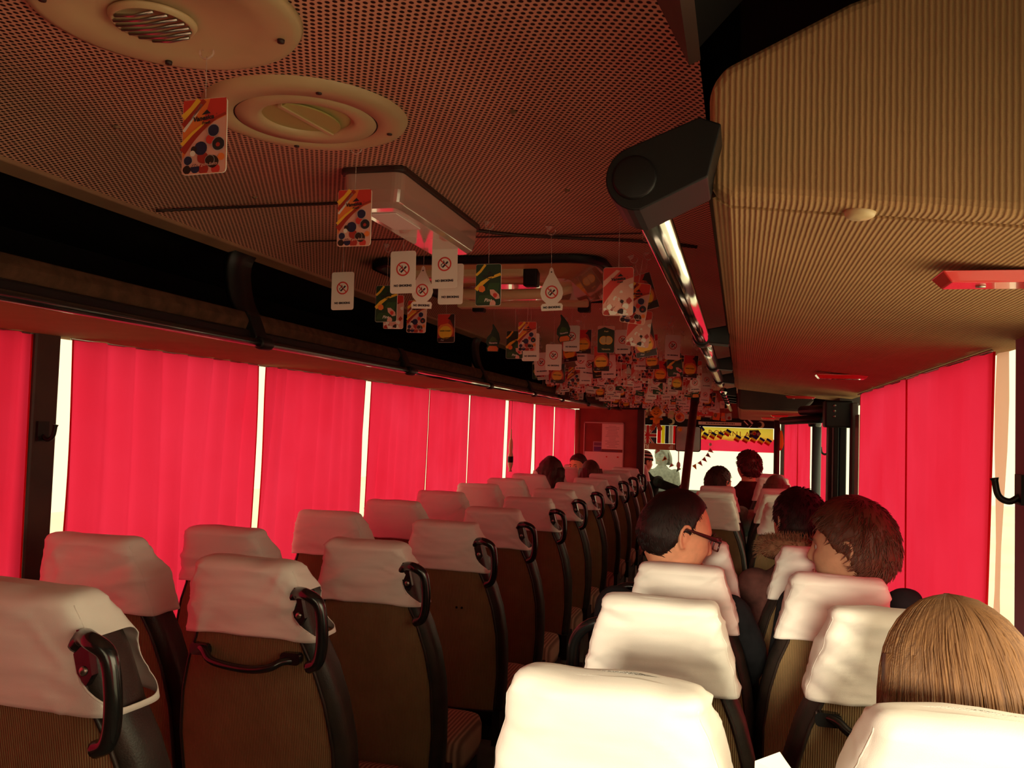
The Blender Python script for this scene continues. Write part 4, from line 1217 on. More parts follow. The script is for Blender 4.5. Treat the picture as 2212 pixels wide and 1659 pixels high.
while yy < 10.3 and count < 258:
    nx = 8 if yy < 5 else 9
    for k in range(nx):
        xa = -0.44 if yy < 5 else -0.56
        x = xa + (0.48 - xa) * (k + 0.5 + rnd.uniform(-0.38, 0.38)) / nx
        if yy < 4.6 and x < -0.12 and rnd.random() < 0.7: continue
        y = yy + rnd.uniform(-0.10, 0.10)
        kind = rnd.choice(pool)
        d, g = DESC[kind]
        # keep clear of the leaning pole
        if abs(y - 7.0) < 0.12 and abs(x - 0.35) < 0.08: continue
        z = rnd.uniform(1.765, 1.865) - 0.04 * min(1, max(0, (yy - 7) / 3))
        card(kind, x, y, z, d, g, rnd.uniform(-0.5, 0.5), rnd.uniform(-0.12, 0.12), rnd.uniform(0.95, 1.15)); count += 1
        if count >= 258: break
    yy += 0.215
print('dense cards', count)

# ------------------------------------------------------------------ people
def smoothstep(a, b, x):
    t = max(0.0, min(1.0, (x - a) / (b - a))); return t * t * (3 - 2 * t)
def head_point(t, a):
    """t: -pi/2..pi/2 elevation, a: azimuth; face towards +y; head height 0.23"""
    c, s = math.cos(t), math.sin(t)
    x, y, z = 0.076 * c * math.cos(a), 0.094 * c * math.sin(a), 0.115 * s
    # squarer skull
    k = 1 + 0.06 * c * c * abs(math.sin(2 * a)); x *= k; y *= k
    if z < -0.015:
        u = min(1, (-0.015 - z) / 0.10)
        x *= 1 - 0.20 * u ** 1.3
        if y < 0: y *= 1 - 0.42 * u
        else: y = y * (1 - 0.02 * u) + 0.010 * u * max(0, math.sin(a))
    if y > 0:
        g = lambda x0, z0, sx, sz: math.exp(-((x - x0) / sx) ** 2 - ((z - z0) / sz) ** 2)
        y += 0.006 * g(0, 0.030, 0.045, 0.012)
        y -= 0.011 * (g(0.031, 0.011, 0.017, 0.012) + g(-0.031, 0.011, 0.017, 0.012))
        sz = 0.034 if z > -0.020 else 0.009
        y += 0.027 * math.exp(-(x / 0.0115) ** 2 - ((z + 0.020) / sz) ** 2)
        y += 0.008 * math.exp(-((abs(x) - 0.011) / 0.008) ** 2 - ((z + 0.023) / 0.008) ** 2)
        y += 0.009 * g(0, -0.047, 0.022, 0.006) + 0.009 * g(0, -0.060, 0.019, 0.006)
        y -= 0.003 * g(0, -0.0535, 0.026, 0.002)
        y += 0.012 * g(0, -0.090, 0.024, 0.018)
        y += 0.004 * (g(0.042, -0.020, 0.02, 0.02) + g(-0.042, -0.020, 0.02, 0.02))
    return x, y, z
def head_geo(m, T, sk, n=56, r=44):
    m.T = T; m.use(sk)
    R = []
    for i in range(r + 1):
        t = -PI / 2 + PI * min(max(i / r, 0.004), 0.996)
        R.append([head_point(t, 2 * PI * k / n) for k in range(n)])
    m.loft(R)
    for s in (-1, 1):  # ears
        pts = [(s * 0.071, 0.008, 0.012), (s * 0.080, 0.002, 0.026), (s * 0.086, -0.014, 0.028), (s * 0.088, -0.022, 0.010), (s * 0.084, -0.016, -0.012), (s * 0.079, -0.006, -0.026), (s * 0.074, 0.002, -0.024)]
        m.tube(smooth_path(pts, 4), 0.0048, 8)
        m.ball((s * 0.076, -0.008, 0.000), (0.0055, 0.015, 0.022), 10, 8)
    m.T = None
LINES = {'short': [(-0.095, -0.070), (-0.04, -0.062), (-0.02, -0.035), (-0.005, 0.000), (0.012, 0.004), (0.024, 0.030), (0.045, 0.058), (0.075, 0.072)],
         'receding': [(-0.095, -0.075), (-0.04, -0.066), (-0.02, -0.030), (-0.008, 0.002), (0.010, 0.006), (0.018, 0.036), (0.034, 0.068), (0.060, 0.090)],
         'bushy': [(-0.095, -0.085), (-0.04, -0.075), (-0.02, -0.045), (-0.002, -0.008), (0.018, -0.002), (0.030, 0.020), (0.052, 0.045), (0.08, 0.060)],
         'long': [(-0.095, -0.115), (-0.03, -0.115), (0.0, -0.115), (0.018, -0.10), (0.035, -0.02), (0.05, 0.04), (0.085, 0.075)]}
def hair_geo(m, T, hm, style, thick, rough, seed, length=0.0, wid=1.0, wave=0.0):
    m.T = T; m.use(hm)
    n, r = 72, 52; R = []; L = LINES[style]
    for i in range(r + 1):
        t = -PI / 2 + PI * min(max(i / r, 0.004), 0.997)
        ring_ = []
        for k in range(n):
            a = 2 * PI * k / n
            p = Vector(head_point(t, a))
            q = Vector((p.x / 0.0058, p.y / 0.0088, p.z / 0.0132)); q.normalize()
            line = interp(L, p.y)
            mk = smoothstep(-0.010, 0.012, p.z - line + 0.006 * noise.noise(Vector((p.x * 60, p.y * 60, seed))))
            nz = noise.noise(Vector((p.x * 22 + seed, p.y * 22, p.z * 22))) + 0.5 * noise.noise(Vector((p.x * 60, p.y * 60 + seed, p.z * 25)))
            top = smoothstep(0.0, 0.09, p.z)
            th = thick * (0.75 + 0.45 * top) + rough * nz
            base = 0.0
            if p.y > 0: base = -0.4 * max(0, p.y - 0.094)  # do not follow the nose
            off = th * mk - 0.012 * (1 - mk)
            ring_.append(tuple(p + q * (off + base)))
        R.append(ring_)
    m.loft(R)
    if length:
        rings = []
        K = 18
        for i in range(K + 1):
            u = i / K; z = 0.055 - (length + 0.055) * u
            wx = (0.086 + 0.022 * math.sin(min(1, u * 1.6) * PI / 2)) * wid; yb = -0.100 - 0.012 * math.sin(u * PI); yf = 0.012 - 0.045 * u
            ring_ = []
            N = 44
            for k in range(N):
                s = k / (N // 2)
                if s <= 1: a = PI + PI * s; rr = 1.0
                else: a = 2 * PI - PI * (s - 1); rr = 0.72 if i < K else 0.8
                x = wx * rr * math.cos(a); y = yf + (yf - yb) * rr * math.sin(a)
                w = 0.0045 * math.sin(k * 2.1 + 3 * noise.noise(Vector((k * 0.3, z * 8, seed)))) + wave * noise.noise(Vector((x * 30, z * 22, seed)))
                x *= 1 + w / wx * 1.5; y -= w
                ring_.append((x, y, z - (0.02 * abs(noise.noise(Vector((k * 1.7, seed, 0)))) if i == K else 0)))
            rings.append(ring_)
        m.loft(rings)
    m.T = None
def strands(m, T, hm, nst, seed, thick, length, wid=1.0):
    rnd = random.Random(seed); m.T = T; m.use(hm)
    for k in range(nst):
        a = rnd.uniform(PI * 0.92, PI * 2.08)
        part = 0.006 * rnd.uniform(-1, 1)
        pts = []
        for i in range(9):
            u = i / 8
            if u < 0.5:
                t = PI / 2 * (1 - u / 0.5 * 0.92) + 0.02
                p = Vector(head_point(t, a)); q = Vector((p.x / 0.0058, p.y / 0.0088, p.z / 0.0132)).normalized()
                p += q * (thick * 1.2 + 0.0022)
            else:
                v = (u - 0.5) / 0.5
                x = (0.094 + 0.024 * v) * wid * math.cos(a); y = -0.005 + (0.114 + 0.006 * v) * math.sin(a)
                p = Vector((x, y, 0.01 - (length + 0.01) * v))
            p += Vector((rnd.uniform(-1, 1), rnd.uniform(-1, 1), 0)) * 0.0016
            pts.append(p)
        m.tube(smooth_path(pts, 2), rnd.uniform(0.0009, 0.0018), 4)
    m.T = None
def tufts(m, T, hm, style, thick, n, seed, ln, rad=0.0011, lift=0.35):
    rnd = random.Random(seed); m.T = T; m.use(hm); L = LINES[style]; k = 0
    while k < n:
        t = math.asin(rnd.uniform(-0.75, 0.999)); a = rnd.uniform(0, 2 * PI)
        p = Vector(head_point(t, a))
        if p.z - interp(L, p.y) < 0.006 + (ln * 0.75 if p.y > -0.03 else 0): continue
        k += 1
        q = Vector((p.x / 0.0058, p.y / 0.0088, p.z / 0.0132)).normalized()
        top = smoothstep(0.0, 0.09, p.z)
        dn = Vector((p.x, p.y + 0.03, -0.02)); dn = (dn - q * dn.dot(q)).normalized()
        sw = Vector((rnd.uniform(-1, 1), rnd.uniform(-1, 1), rnd.uniform(-1, 1))); sw = sw - q * sw.dot(q)
        dn = (dn + sw * 0.55).normalized()
        l = ln * rnd.uniform(0.5, 1.2)
        b = p + q * (thick * (0.70 + 0.42 * top) - 0.002)
        m.tube([b, b + (dn + q * lift) * l * 0.5, b + dn * l + q * lift * l * 0.55], [rad, rad * 0.9, rad * 0.3], 4, False)
    m.T = None
def limb(m, pts, rs, n=14, sub=4):
    P = smooth_path(pts, sub); K = len(P); rr = []
    for i in range(K):
        u = i / (K - 1) * (len(rs) - 1); a = min(int(u), len(rs) - 2); rr.append(rs[a] + (rs[a + 1] - rs[a]) * (u - a))
    m.tube(P, rr, n)
    m.ball(P[0], rs[0] * 0.98, 12, 8); m.ball(P[-1], rs[-1] * 0.98, 12, 8)
def hand_geo(m, w, d, side, up=(0, 0, 1), curl=0.6):
    """palm from wrist w in direction d; fingers curl away from up"""
    d = Vector(d).normalized(); up = Vector(up); s = d.cross(up).normalized(); up = s.cross(d).normalized(); w = Vector(w)
    for k, (off, ln) in enumerate(((-0.027, 0.068), (-0.009, 0.078), (0.009, 0.073), (0.026, 0.058))):
        b = w + d * 0.035 + s * off * 0.7; c = w + d * 0.085 + s * off
        m.tube([w + s * off * 0.3, b, c], [0.012, 0.0115, 0.0095], 8)
        f1 = c + (d * math.cos(curl * .5) - up * math.sin(curl * .5)) * ln * 0.45
        f2 = f1 + (d * math.cos(curl) - up * math.sin(curl)) * ln * 0.32
        f3 = f2 + (d * math.cos(curl * 1.6) - up * math.sin(curl * 1.6)) * ln * 0.25
        m.tube([c, f1, f2, f3], [0.0092, 0.0085, 0.008, 0.006], 8)
    tb = w + d * 0.03 + s * 0.018 * side
    m.tube([tb, tb + (d * 0.6 + s * side) * 0.035, tb + (d * 0.9 + s * side * 0.7) * 0.055 - up * 0.01], [0.0125, 0.010, 0.0075], 8)
def remesh(o, vox, smooth=6):
    q = o.modifiers.new('skin', 'REMESH'); q.mode = 'VOXEL'; q.voxel_size = vox; q.use_smooth_shade = True
    if smooth:
        q = o.modifiers.new('relax', 'SMOOTH'); q.iterations = smooth; q.factor = 0.35
def person(label, H, yaw, tilt=0.0, roll=0.0, sc=1.1, sk=None, hm=None, style='short', thick=0.010, rough=0.002, seed=1, length=0.0, wid=1.0, wave=0.0,
           jacket=None, trousers=None, floor=0.02, seat_top=0.47, hip_dy=0.05, body_yaw=0.0, vox=0.007, arms=None, standing=False, hat=None, glasses=False, fur=None, nstr=0, sh_w=0.165, group=None, sh_t=0.84, tuft=None):
    H = Vector(H); sk = sk or M_SKIN; jacket = jacket or M_JBLACK; trousers = trousers or M_TROUS
    base = (H.x, H.y + hip_dy, floor)
    r = empty('person', base, label=label, cat='person', group=group)
    L = -Vector(base)
    T = Matrix.Translation(H + L) @ Matrix.Rotation(yaw, 4, 'Z') @ Matrix.Rotation(-tilt, 4, 'X') @ Matrix.Rotation(roll, 4, 'Y') @ Matrix.Scale(sc, 4)
    RZ = Matrix.Rotation(body_yaw, 4, 'Z')
    h = H + L
    # key joints, in the person's own frame (body facing +y before body_yaw)
    nb = h + Vector((0, -0.02, -0.135 * sc)); chest_z = nb.z - 0.06
    if standing: pel_z = nb.z - 0.52
    else: pel_z = seat_top - floor + 0.07
    def B(x, y, z):  # body point relative to hips axis
        v = RZ @ Vector((x, y, 0)); return Vector((v.x, v.y, z))
    hip = Vector((0, 0, pel_z)); nbb = Vector((h.x, h.y - 0.02, nb.z))
    def lerp(a, b, t): return a + (b - a) * t
    def torso(m, g):
        R = []
        for t, w, d in ((0, .135, .10), (.15, .150, .105), (.4, .140, .10), (.62, .155, .105), (.80, .170 * sh_w / .165, .098), (.90, .150 * sh_w / .165, .080), (.97, .085, .062), (1.04, .056, .052)):
            c = lerp(hip, nbb, t); rg = []
            for k in range(28):
                a = 2 * PI * k / 28
                v = RZ @ Vector(((w + g) * math.cos(a), (d + g) * math.sin(a), 0)); rg.append((c.x + v.x, c.y + v.y, c.z))
            R.append(rg)
        m.loft(R)
    sh = {}; A = {}
    for s in (-1, 1):
        c = lerp(hip, nbb, sh_t); v = RZ @ Vector((s * sh_w, 0, 0)); sh[s] = Vector((c.x + v.x, c.y + v.y, c.z))
        if arms and arms.get(s): el, wr = [Vector(p) + L for p in arms[s]]
        else:
            e = RZ @ Vector((s * (sh_w + 0.03), 0.06, 0)); el = Vector((hip.x + e.x, hip.y + e.y, hip.z + 0.14))
            e = RZ @ Vector((s * 0.10, 0.27, 0)); wr = Vector((hip.x + e.x, hip.y + e.y, hip.z + 0.10))
        A[s] = (el, wr)
    m = MB(); head_geo(m, T, sk)
    m.tube([nbb + Vector((0, 0, -0.05)), lerp(nbb, h, 0.45), h + Vector((0, -0.012, -0.03))], [0.060 * sc, 0.053 * sc, 0.052 * sc], 18)
    torso(m, 0)
    for s in (-1, 1):
        el, wr = A[s]
        limb(m, [sh[s], el, wr], [0.045, 0.036, 0.024])
        hand_geo(m, wr, (wr - el), -s if not standing else s)
    legs = {}
    for s in (-1, 1):
        v = RZ @ Vector((s * 0.085, 0.0, 0)); a = Vector((v.x, v.y, pel_z))
        if standing: kn = a + Vector((0, 0.03, -pel_z * 0.48)); an = a + Vector((0, 0, -pel_z + 0.09))
        else:
            v = RZ @ Vector((s * 0.095, 0.36, 0)); kn = Vector((v.x, v.y, pel_z + 0.01)); v = RZ @ Vector((s * 0.095, 0.34, 0)); an = Vector((v.x, v.y, 0.09))
        legs[s] = (a, kn, an)
        m.tube([a, lerp(a, kn, .5), kn, lerp(kn, an, .35), an], [0.074, 0.066, 0.052, 0.050, 0.034], 14)
        fd = RZ @ Vector((0, 1, 0))
        m.tube([an + Vector((0, 0, -0.045)) - fd * 0.05, an + Vector((0, 0, -0.045)) + fd * 0.06, an + Vector((0, 0, -0.06)) + fd * 0.15], [0.034, 0.036, 0.026], 12)
    b = m.obj('body', r); remesh(b, vox, 2)
    for s in (-1, 1):
        e = MB().use(mat('eye_white', (0.5, 0.42, 0.38), 0.3)); e.T = T
        e.ball((s * 0.031, 0.0745, 0.011), 0.0115, 14, 10)
        e.use(M_INK); e.ball((s * 0.031, 0.0800, 0.011), (0.0075, 0.0066, 0.0075), 10, 8); e.obj('eye', r)
    for s in (-1, 1):
        e = MB().use(M_HDARK); e.T = T
        e.tube([(s * 0.014, 0.0985, 0.027), (s * 0.030, 0.0975, 0.033), (s * 0.046, 0.088, 0.028)], [0.0028, 0.0035, 0.0018], 6)
        e.obj('eyebrow', r)
    e = MB().use(mat('lip_tone', (0.45, 0.14, 0.11), 0.5)); e.T = T
    e.tube([(-0.020, 0.094, -0.0535), (0, 0.1015, -0.0525), (0.020, 0.094, -0.0535)], [0.0015, 0.0035, 0.0015], 6)
    e.obj('lips', r)
    TH = T.copy(); TH.translation = (0, 0, 0)
    m = MB(); hair_geo(m, TH, hm, style, thick, rough, seed, length, wid, wave)
    if nstr: strands(m, TH, hm, nstr, seed, thick, length, wid)
    if tuft: tufts(m, TH, hm, style, thick, tuft[0], seed + 5, tuft[1], tuft[2], tuft[3])
    m.obj('hair', r, loc=T.translation)
    # jacket
    m = MB().use(jacket); torso(m, 0.016)
    for s in (-1, 1):
        el, wr = A[s]
        limb(m, [sh[s], el, lerp(el, wr, 0.97)], [0.068, 0.056, 0.042])
    m.tube([nbb + Vector((0, 0, -0.04)), nbb + Vector((0, 0.0, 0.030))], [0.080, 0.070], 20)
    j = m.obj('jacket', r); remesh(j, max(vox, 0.009), 4)
    m = MB().use(trousers)
    for s in (-1, 1):
        a, kn, an = legs[s]
        m.tube([a, lerp(a, kn, .5), kn, lerp(kn, an, .4), an + Vector((0, 0, 0.02))], [0.092, 0.080, 0.064, 0.060, 0.052], 16)
        m.ball(kn, 0.064, 12, 8)
    m.ball(hip, (0.15, 0.115, 0.10), 18, 12)
    t = m.obj('trousers', r); remesh(t, 0.012, 3)
    for s in (-1, 1):
        an = legs[s][2]; fd = RZ @ Vector((0, 1, 0))
        m = MB().use(M_RUBBER)
        m.tube([an + Vector((0, 0, -0.038)) - fd * 0.055, an + Vector((0, 0, -0.038)) + fd * 0.02, an + Vector((0, 0, -0.046)) + fd * 0.12, an + Vector((0, 0, -0.052)) + fd * 0.175], [0.040, 0.046, 0.042, 0.026], 14)
        m.obj('shoe', r)
    if glasses:
        m = MB().use(mat('dark_maroon_frame', (0.05, 0.012, 0.012), 0.25, spec=0.6)); m.T = T
        for s in (-1, 1):
            fr_ = rrect(0.010, -0.008, 0.056, 0.026, 0.007, 3)
            pts = [(s * x, 0.112 - 6.0 * max(0, x - 0.02) ** 2, z) for x, z in fr_]
            m.tube(pts + pts[:1], 0.0024, 6)
            m.tube([(s * 0.056, 0.104, 0.017), (s * 0.072, 0.080, 0.018), (s * 0.0795, 0.030, 0.020), (s * 0.082, -0.006, 0.022), (s * 0.080, -0.024, 0.010)], [0.0055, 0.0055, 0.0045, 0.003, 0.002], 8)
        m.tube([(-0.010, 0.112, 0.014), (0, 0.116, 0.016), (0.010, 0.112, 0.014)], 0.0022, 6)
        g = m.obj('glasses', r)
        m = MB().use(M_GLASS); m.T = T
        for s in (-1, 1): m._add([(s * 0.011, 0.1115, -0.007), (s * 0.055, 0.105, -0.007), (s * 0.055, 0.105, 0.025), (s * 0.011, 0.1115, 0.025)], [(0, 1, 2, 3)])
        m.obj('lens', g)
    if hat:
        m = MB(); m.T = T
        K = 16
        for i in range(K):
            t0 = 0.18 + (PI / 2 - 0.19) * i / K; t1 = 0.18 + (PI / 2 - 0.19) * (i + 1) / K
            m.use(M_KNITW if (i // 2) % 2 else M_JBLACK)
            if i < 2: m.use(M_JDG)
            rr_ = []
            for t_ in (t0, t1):
                e_ = 0.016
                rr_.append([((0.078 + e_) * math.cos(t_) ** 0.8 * math.cos(2 * PI * k / 32), -0.004 + (0.096 + e_) * math.cos(t_) ** 0.8 * math.sin(2 * PI * k / 32), 0.012 + 0.135 * math.sin(t_) ** 1.1) for k in range(32)])
            m.loft(rr_, False, i == K - 1)
        m.obj('striped_beanie', r)
    if fur:
        m = MB().use(fur); rnd = random.Random(4)
        c = nbb + Vector((0, -0.01, 0.055))
        ringp = []
        for k in range(25):
            a = 2 * PI * k / 24
            ringp.append((c.x + 0.105 * math.cos(a), c.y + 0.092 * math.sin(a), c.z - 0.02 * math.sin(a)))
        m.tube(ringp, 0.034, 12, False)
        for k in range(1500):
            a = rnd.uniform(0, 2 * PI); b_ = rnd.uniform(-0.6, 3.6)
            cc = Vector((c.x + 0.105 * math.cos(a), c.y + 0.092 * math.sin(a), c.z - 0.02 * math.sin(a)))
            d = Vector((math.cos(a) * math.cos(b_), math.sin(a) * math.cos(b_), math.sin(b_)))
            p0 = cc + d * 0.030; d2 = (d + Vector((rnd.uniform(-.5, .5), rnd.uniform(-.5, .5), rnd.uniform(-.5, .5)))).normalized()
            m.tube([p0, p0 + d2 * 0.018, p0 + d2 * 0.034 + Vector((0, 0, -0.004))], [0.0016, 0.0012, 0.0003], 3, False)
        m.obj('fur_collar', r)
    return r

R_ = math.radians
person('man with short dark hair and dark rimmed glasses in a black jacket, looking right', (0.512, 2.69, 1.190), R_(-62), R_(16), 0, 1.14, M_SKIN, M_HBLACK, 'receding', 0.006, 0.0012, 2, tuft=(1500, 0.013, 0.0011, 0.25),
       jacket=M_JBLACK, floor=0.04, seat_top=0.50, hip_dy=0.08, vox=0.0045, glasses=True, arms={1: ((0.735, 2.78, 0.82), (0.66, 3.0, 0.66))})
person('boy with bushy reddish brown hair in a black jacket, looking left', (1.020, 2.72, 1.170), R_(68), R_(4), 0, 1.14, M_SKIN2, M_HBROWN, 'bushy', 0.019, 0.010, 3, tuft=(1700, 0.027, 0.0014, 0.4),
       jacket=M_JBLACK, floor=0.04, seat_top=0.50, hip_dy=0.05, vox=0.0045, body_yaw=R_(15), sh_w=0.15, sh_t=0.98)
person('passenger with short near black hair and tan fur collar, seen from behind', (0.913, 3.36, 1.175), R_(25), R_(8), 0, 1.06, M_SKIN2, M_HBLACK, 'bushy', 0.012, 0.003, 4, tuft=(1100, 0.020, 0.0014, 0.4),
       jacket=M_JPLUM, floor=0.02, seat_top=0.48, hip_dy=0.06, fur=M_FUR, body_yaw=R_(20), arms={-1: ((0.72, 3.50, 0.86), (0.80, 3.72, 0.72))}, sh_w=0.16)
person('girl with long golden brown hair at the bottom right, seen from behind', (0.992, 1.33, 1.150), R_(18), R_(12), 0, 1.02, M_SKIN, M_HLONG, 'long', 0.014, 0.002, 5, length=0.24, wid=1.06,
       jacket=M_JPLUM, floor=0.12, seat_top=0.57, hip_dy=0.06, nstr=520, sh_w=0.15)
person('passenger with olive dark hair and grey green jacket, beyond the middle door', (0.548, 6.62, 1.120), R_(-35), R_(6), 0, 1.05, M_SKIN, M_HOLIVE, 'short', 0.012, 0.003, 6, tuft=(500, 0.018, 0.0018, 0.5),
       jacket=M_JGREEN, hip_dy=0.02, vox=0.008, arms={1: ((0.745, 6.62, 0.80), (0.66, 6.88, 0.68))})
person('person with curly dark red hair and dark red jacket near the windscreen', (0.770, 7.60, 1.215), R_(35), R_(0), 0, 1.05, M_SKIN, M_HCURL, 'bushy', 0.018, 0.012, 7, tuft=(700, 0.022, 0.003, 0.8),
       jacket=M_JRED, hip_dy=0.0, vox=0.008, seat_top=0.50)
person('passenger with straight ash brown hair, front right by the window', (0.955, 6.62, 1.085), R_(-10), R_(4), 0, 0.98, M_SKIN, M_HASH, 'long', 0.011, 0.002, 8, length=0.18,
       jacket=M_JPINK, hip_dy=0.02, vox=0.009)
person('passenger with big wavy dark auburn hair by the left curtains', (-0.845, 7.30, 1.105), R_(-15), R_(0), 0, 1.05, M_SKIN, M_HDARK, 'long', 0.022, 0.008, 9, length=0.26, wid=1.22, wave=0.02,
       jacket=M_JPINK, hip_dy=0.28, vox=0.009)
person('dark haired passenger turned around, looking back over the seats on the left', (-0.835, 8.55, 1.115), R_(155), R_(4), 0, 1.02, M_SKIN, M_HDARK, 'short', 0.014, 0.004, 10,
       jacket=M_JRED, hip_dy=0.12, vox=0.006, body_yaw=R_(10))
person('passenger with long straight brown hair, left of the aisle, seen from behind', (-0.590, 7.80, 1.085), R_(8), R_(2), 0, 1.02, M_SKIN, M_HASH if False else hair_mat('chestnut_hair', (0.12, 0.045, 0.025), (0.05, 0.02, 0.012)), 'long', 0.013, 0.003, 11, length=0.28, wid=1.1,
       jacket=M_JPINK, hip_dy=0.28, vox=0.009)
drv = person('driver in striped beanie and dark sweater reaching for the gear lever', (-0.375, 10.30, 1.120), R_(-50), R_(5), 0, 1.0, M_SKIN, M_HBLACK, 'short', 0.006, 0.001, 12,
       jacket=M_JDG, hip_dy=-0.05, vox=0.008, floor=0.02, seat_top=0.45, hat=True, arms={1: ((-0.17, 10.12, 0.895), (0.03, 10.05, 0.845))})
person('blurry person in a grey hooded coat standing outside in front of the windscreen', (-0.40, 13.0, 1.12), R_(150), 0, 0, 1.15, M_JGREY, M_JGREY, 'long', 0.02, 0.004, 13, length=0.1, wid=1.1,
       jacket=M_JGREY, trousers=M_JGREY, floor=-0.75, standing=True, hip_dy=0, vox=0.012, sh_w=0.19)
struct(MB().use(noisy('pale_pavement', (0.80, 0.76, 0.66), (0.72, 0.68, 0.6), 0.7, 0.9)).box((-14, -14, -0.80), (14, 34, -0.75)).obj('floor_outside_ground'))
# driver's seat
seat(-0.42, 9.72, 0.0, 0.95, 0, "driver's seat with white cover behind the notice board", None, seed=77)

# ------------------------------------------------------------------ front end of the bus
# partition with notice board
p = empty('partition_panel', (-0.70, 9.62, 0.0), label='dark red partition panel behind the left seats with a rounded pale left edge', cat='partition')
rel(MB().use(M_REDWALL).box((-1.03, 9.60, 0.0), (-0.385, 9.63, 1.72)), p, 'panel')
rel(MB().use(mat('red_brown_rounded_edge', (0.42, 0.13, 0.10), 0.4)).tube([(-1.045, 9.60, 0.0), (-1.045, 9.60, 1.70)], 0.028, 16), p, 'edge_roll')
m = MB().use(M_DARK).box((-0.385, 9.56, 0.0), (-0.315, 9.64, 1.78)); rel(m, p, 'door_post', bevel=0.01)
rel(MB().use(M_STEEL).box((-0.313, 9.57, 0.0), (-0.304, 9.60, 1.70)), p, 'metal_edge')
rel(MB().use(M_BLACK).box((-0.56, 9.52, 1.715), (-0.28, 9.66, 1.84)), p, 'header_box', bevel=0.02)
nb_ = empty('notice_board', (-0.75, 9.585, 1.25), label='glazed notice board with white papers on the red partition at the front left', cat='notice board')
m = MB().use(mat('pale_board_frame', (0.62, 0.45, 0.38), 0.5))
for a, b in (((-0.970, 1.555), (-0.530, 1.568)), ((-0.970, 0.93), (-0.960, 1.568)), ((-0.540, 0.93), (-0.530, 1.568)), ((-0.970, 0.92), (-0.530, 0.93))):
    m.box((a[0], 9.582, a[1]), (b[0], 9.598, b[1]))
rel(m, nb_, 'frame')
def sheet(x0, z0, x1, z1, y, lines=0, mm=None, seed=0):
    m = MB().use(mm or M_PAPER).box((x0, y, z0), (x1, y + 0.002, z1))
    rnd = random.Random(seed); m.use(mat('faint_print', (0.42, 0.30, 0.28), 0.7))
    for k in range(lines):
        z = z1 - (z1 - z0) * (k + 1.5) / (lines + 2); w = (x1 - x0) * rnd.uniform(0.3, 0.75) / 2; c = (x0 + x1) / 2
        m.box((c - w, y - 0.0006, z - 0.0022), (c + w, y, z + 0.0022))
    return m
rel(sheet(-0.770, 1.275, -0.541, 1.552, 9.588, 15, mat('pinkish_paper', (0.88, 0.70, 0.64), 0.7), 1), nb_, 'paper')
rel(sheet(-0.958, 0.94, -0.541, 1.243, 9.588, 0, mat('cream_paper', (0.90, 0.80, 0.72), 0.7), 2), nb_, 'paper')
m = sheet(-0.865, 1.245, -0.772, 1.355, 9.589, 0, mat('mauve_card', (0.50, 0.36, 0.40), 0.6)); m.use(mat('violet_card', (0.12, 0.04, 0.20), 0.6)).box((-0.855, 9.5875, 1.25), (-0.774, 9.589, 1.30)); m.use(mat('plum_card', (0.20, 0.06, 0.14), 0.6)).box((-0.855, 9.5875, 1.31), (-0.774, 9.589, 1.345)); rel(m, nb_, 'card')
m = MB().use(mat('dark_mauve_strip', (0.18, 0.07, 0.09), 0.6)).box((-0.79, 9.587, 1.248), (-0.59, 9.5885, 1.262)); m.box((-0.566, 9.587, 1.246), (-0.556, 9.5885, 1.266)); m.use(M_RED)
m.box((-0.72, 9.5865, 1.185), (-0.705, 9.5875, 1.2)); m.box((-0.60, 9.5865, 1.185), (-0.58, 9.5875, 1.2)); rel(m, nb_, 'small_print')
pn = MB().use(M_BLACK).box((-0.92, 9.66, 0.0), (-0.30, 9.70, 0.9)); pn = rel(pn, p, 'lower_panel')

# header band over the windscreen
hb = empty('header_band', (0.0, 10.97, 1.61), label='long black header band with pale crescents over the windscreen', cat='header band')
rel(MB().use(M_BLACK).box((-1.15, 10.955, 1.562), (1.14, 10.985, 1.672)), hb, 'band')
def crescent(cx, cz, r):
    a = circ(cx, cz, r, 24, -PI * 0.80, PI * 0.80); b = circ(cx - r * 0.42, cz + r * 0.05, r * 0.74, 24, -PI * 0.68, PI * 0.68)
    m = MB().use(M_CRES)
    for k in range(24): m.flat([a[k], a[k + 1], b[k + 1], b[k]], 10.952)
    return m
rel(crescent(-0.125, 1.610, 0.040), hb, 'crescent'); rel(crescent(0.93, 1.603, 0.042), hb, 'crescent')
m = MB().use(M_CARDW).box((0.20, 10.948, 1.585), (0.705, 10.9545, 1.622)); rnd = random.Random(2); m.use(M_INK); x = 0.29
while x < 0.62:
    w = rnd.uniform(0.006, 0.016); m.box((x, 10.9472, 1.598), (x + w, 10.948, 1.609 + rnd.uniform(0, .004))); x += w + rnd.uniform(0.003, 0.010)
rel(m, hb, 'lettered_strip')
m = MB().use(M_CARDW)
for k, (x, z, l) in enumerate(((0.76, 1.615, 0.05), (0.81, 1.635, 0.055), (0.79, 1.57, 0.03))):
    band_pts = [(x - l / 2, z + l * 0.6), (x + l / 2, z - l * 0.4)] if k < 2 else [(x, z - 0.01), (x + 0.04, z + 0.03)]
    band(m, band_pts, 0.020 if k == 1 else 0.013 if k == 0 else 0.006, 10.950)
rel(m, hb, 'slanted_sticker')
# upper front panel, brownish
struct(MB().use(M_REDWALL).box((-1.2, 10.99, 1.67), (1.2, 11.02, 2.0)).obj('trim_%d' % tn)); tn += 1

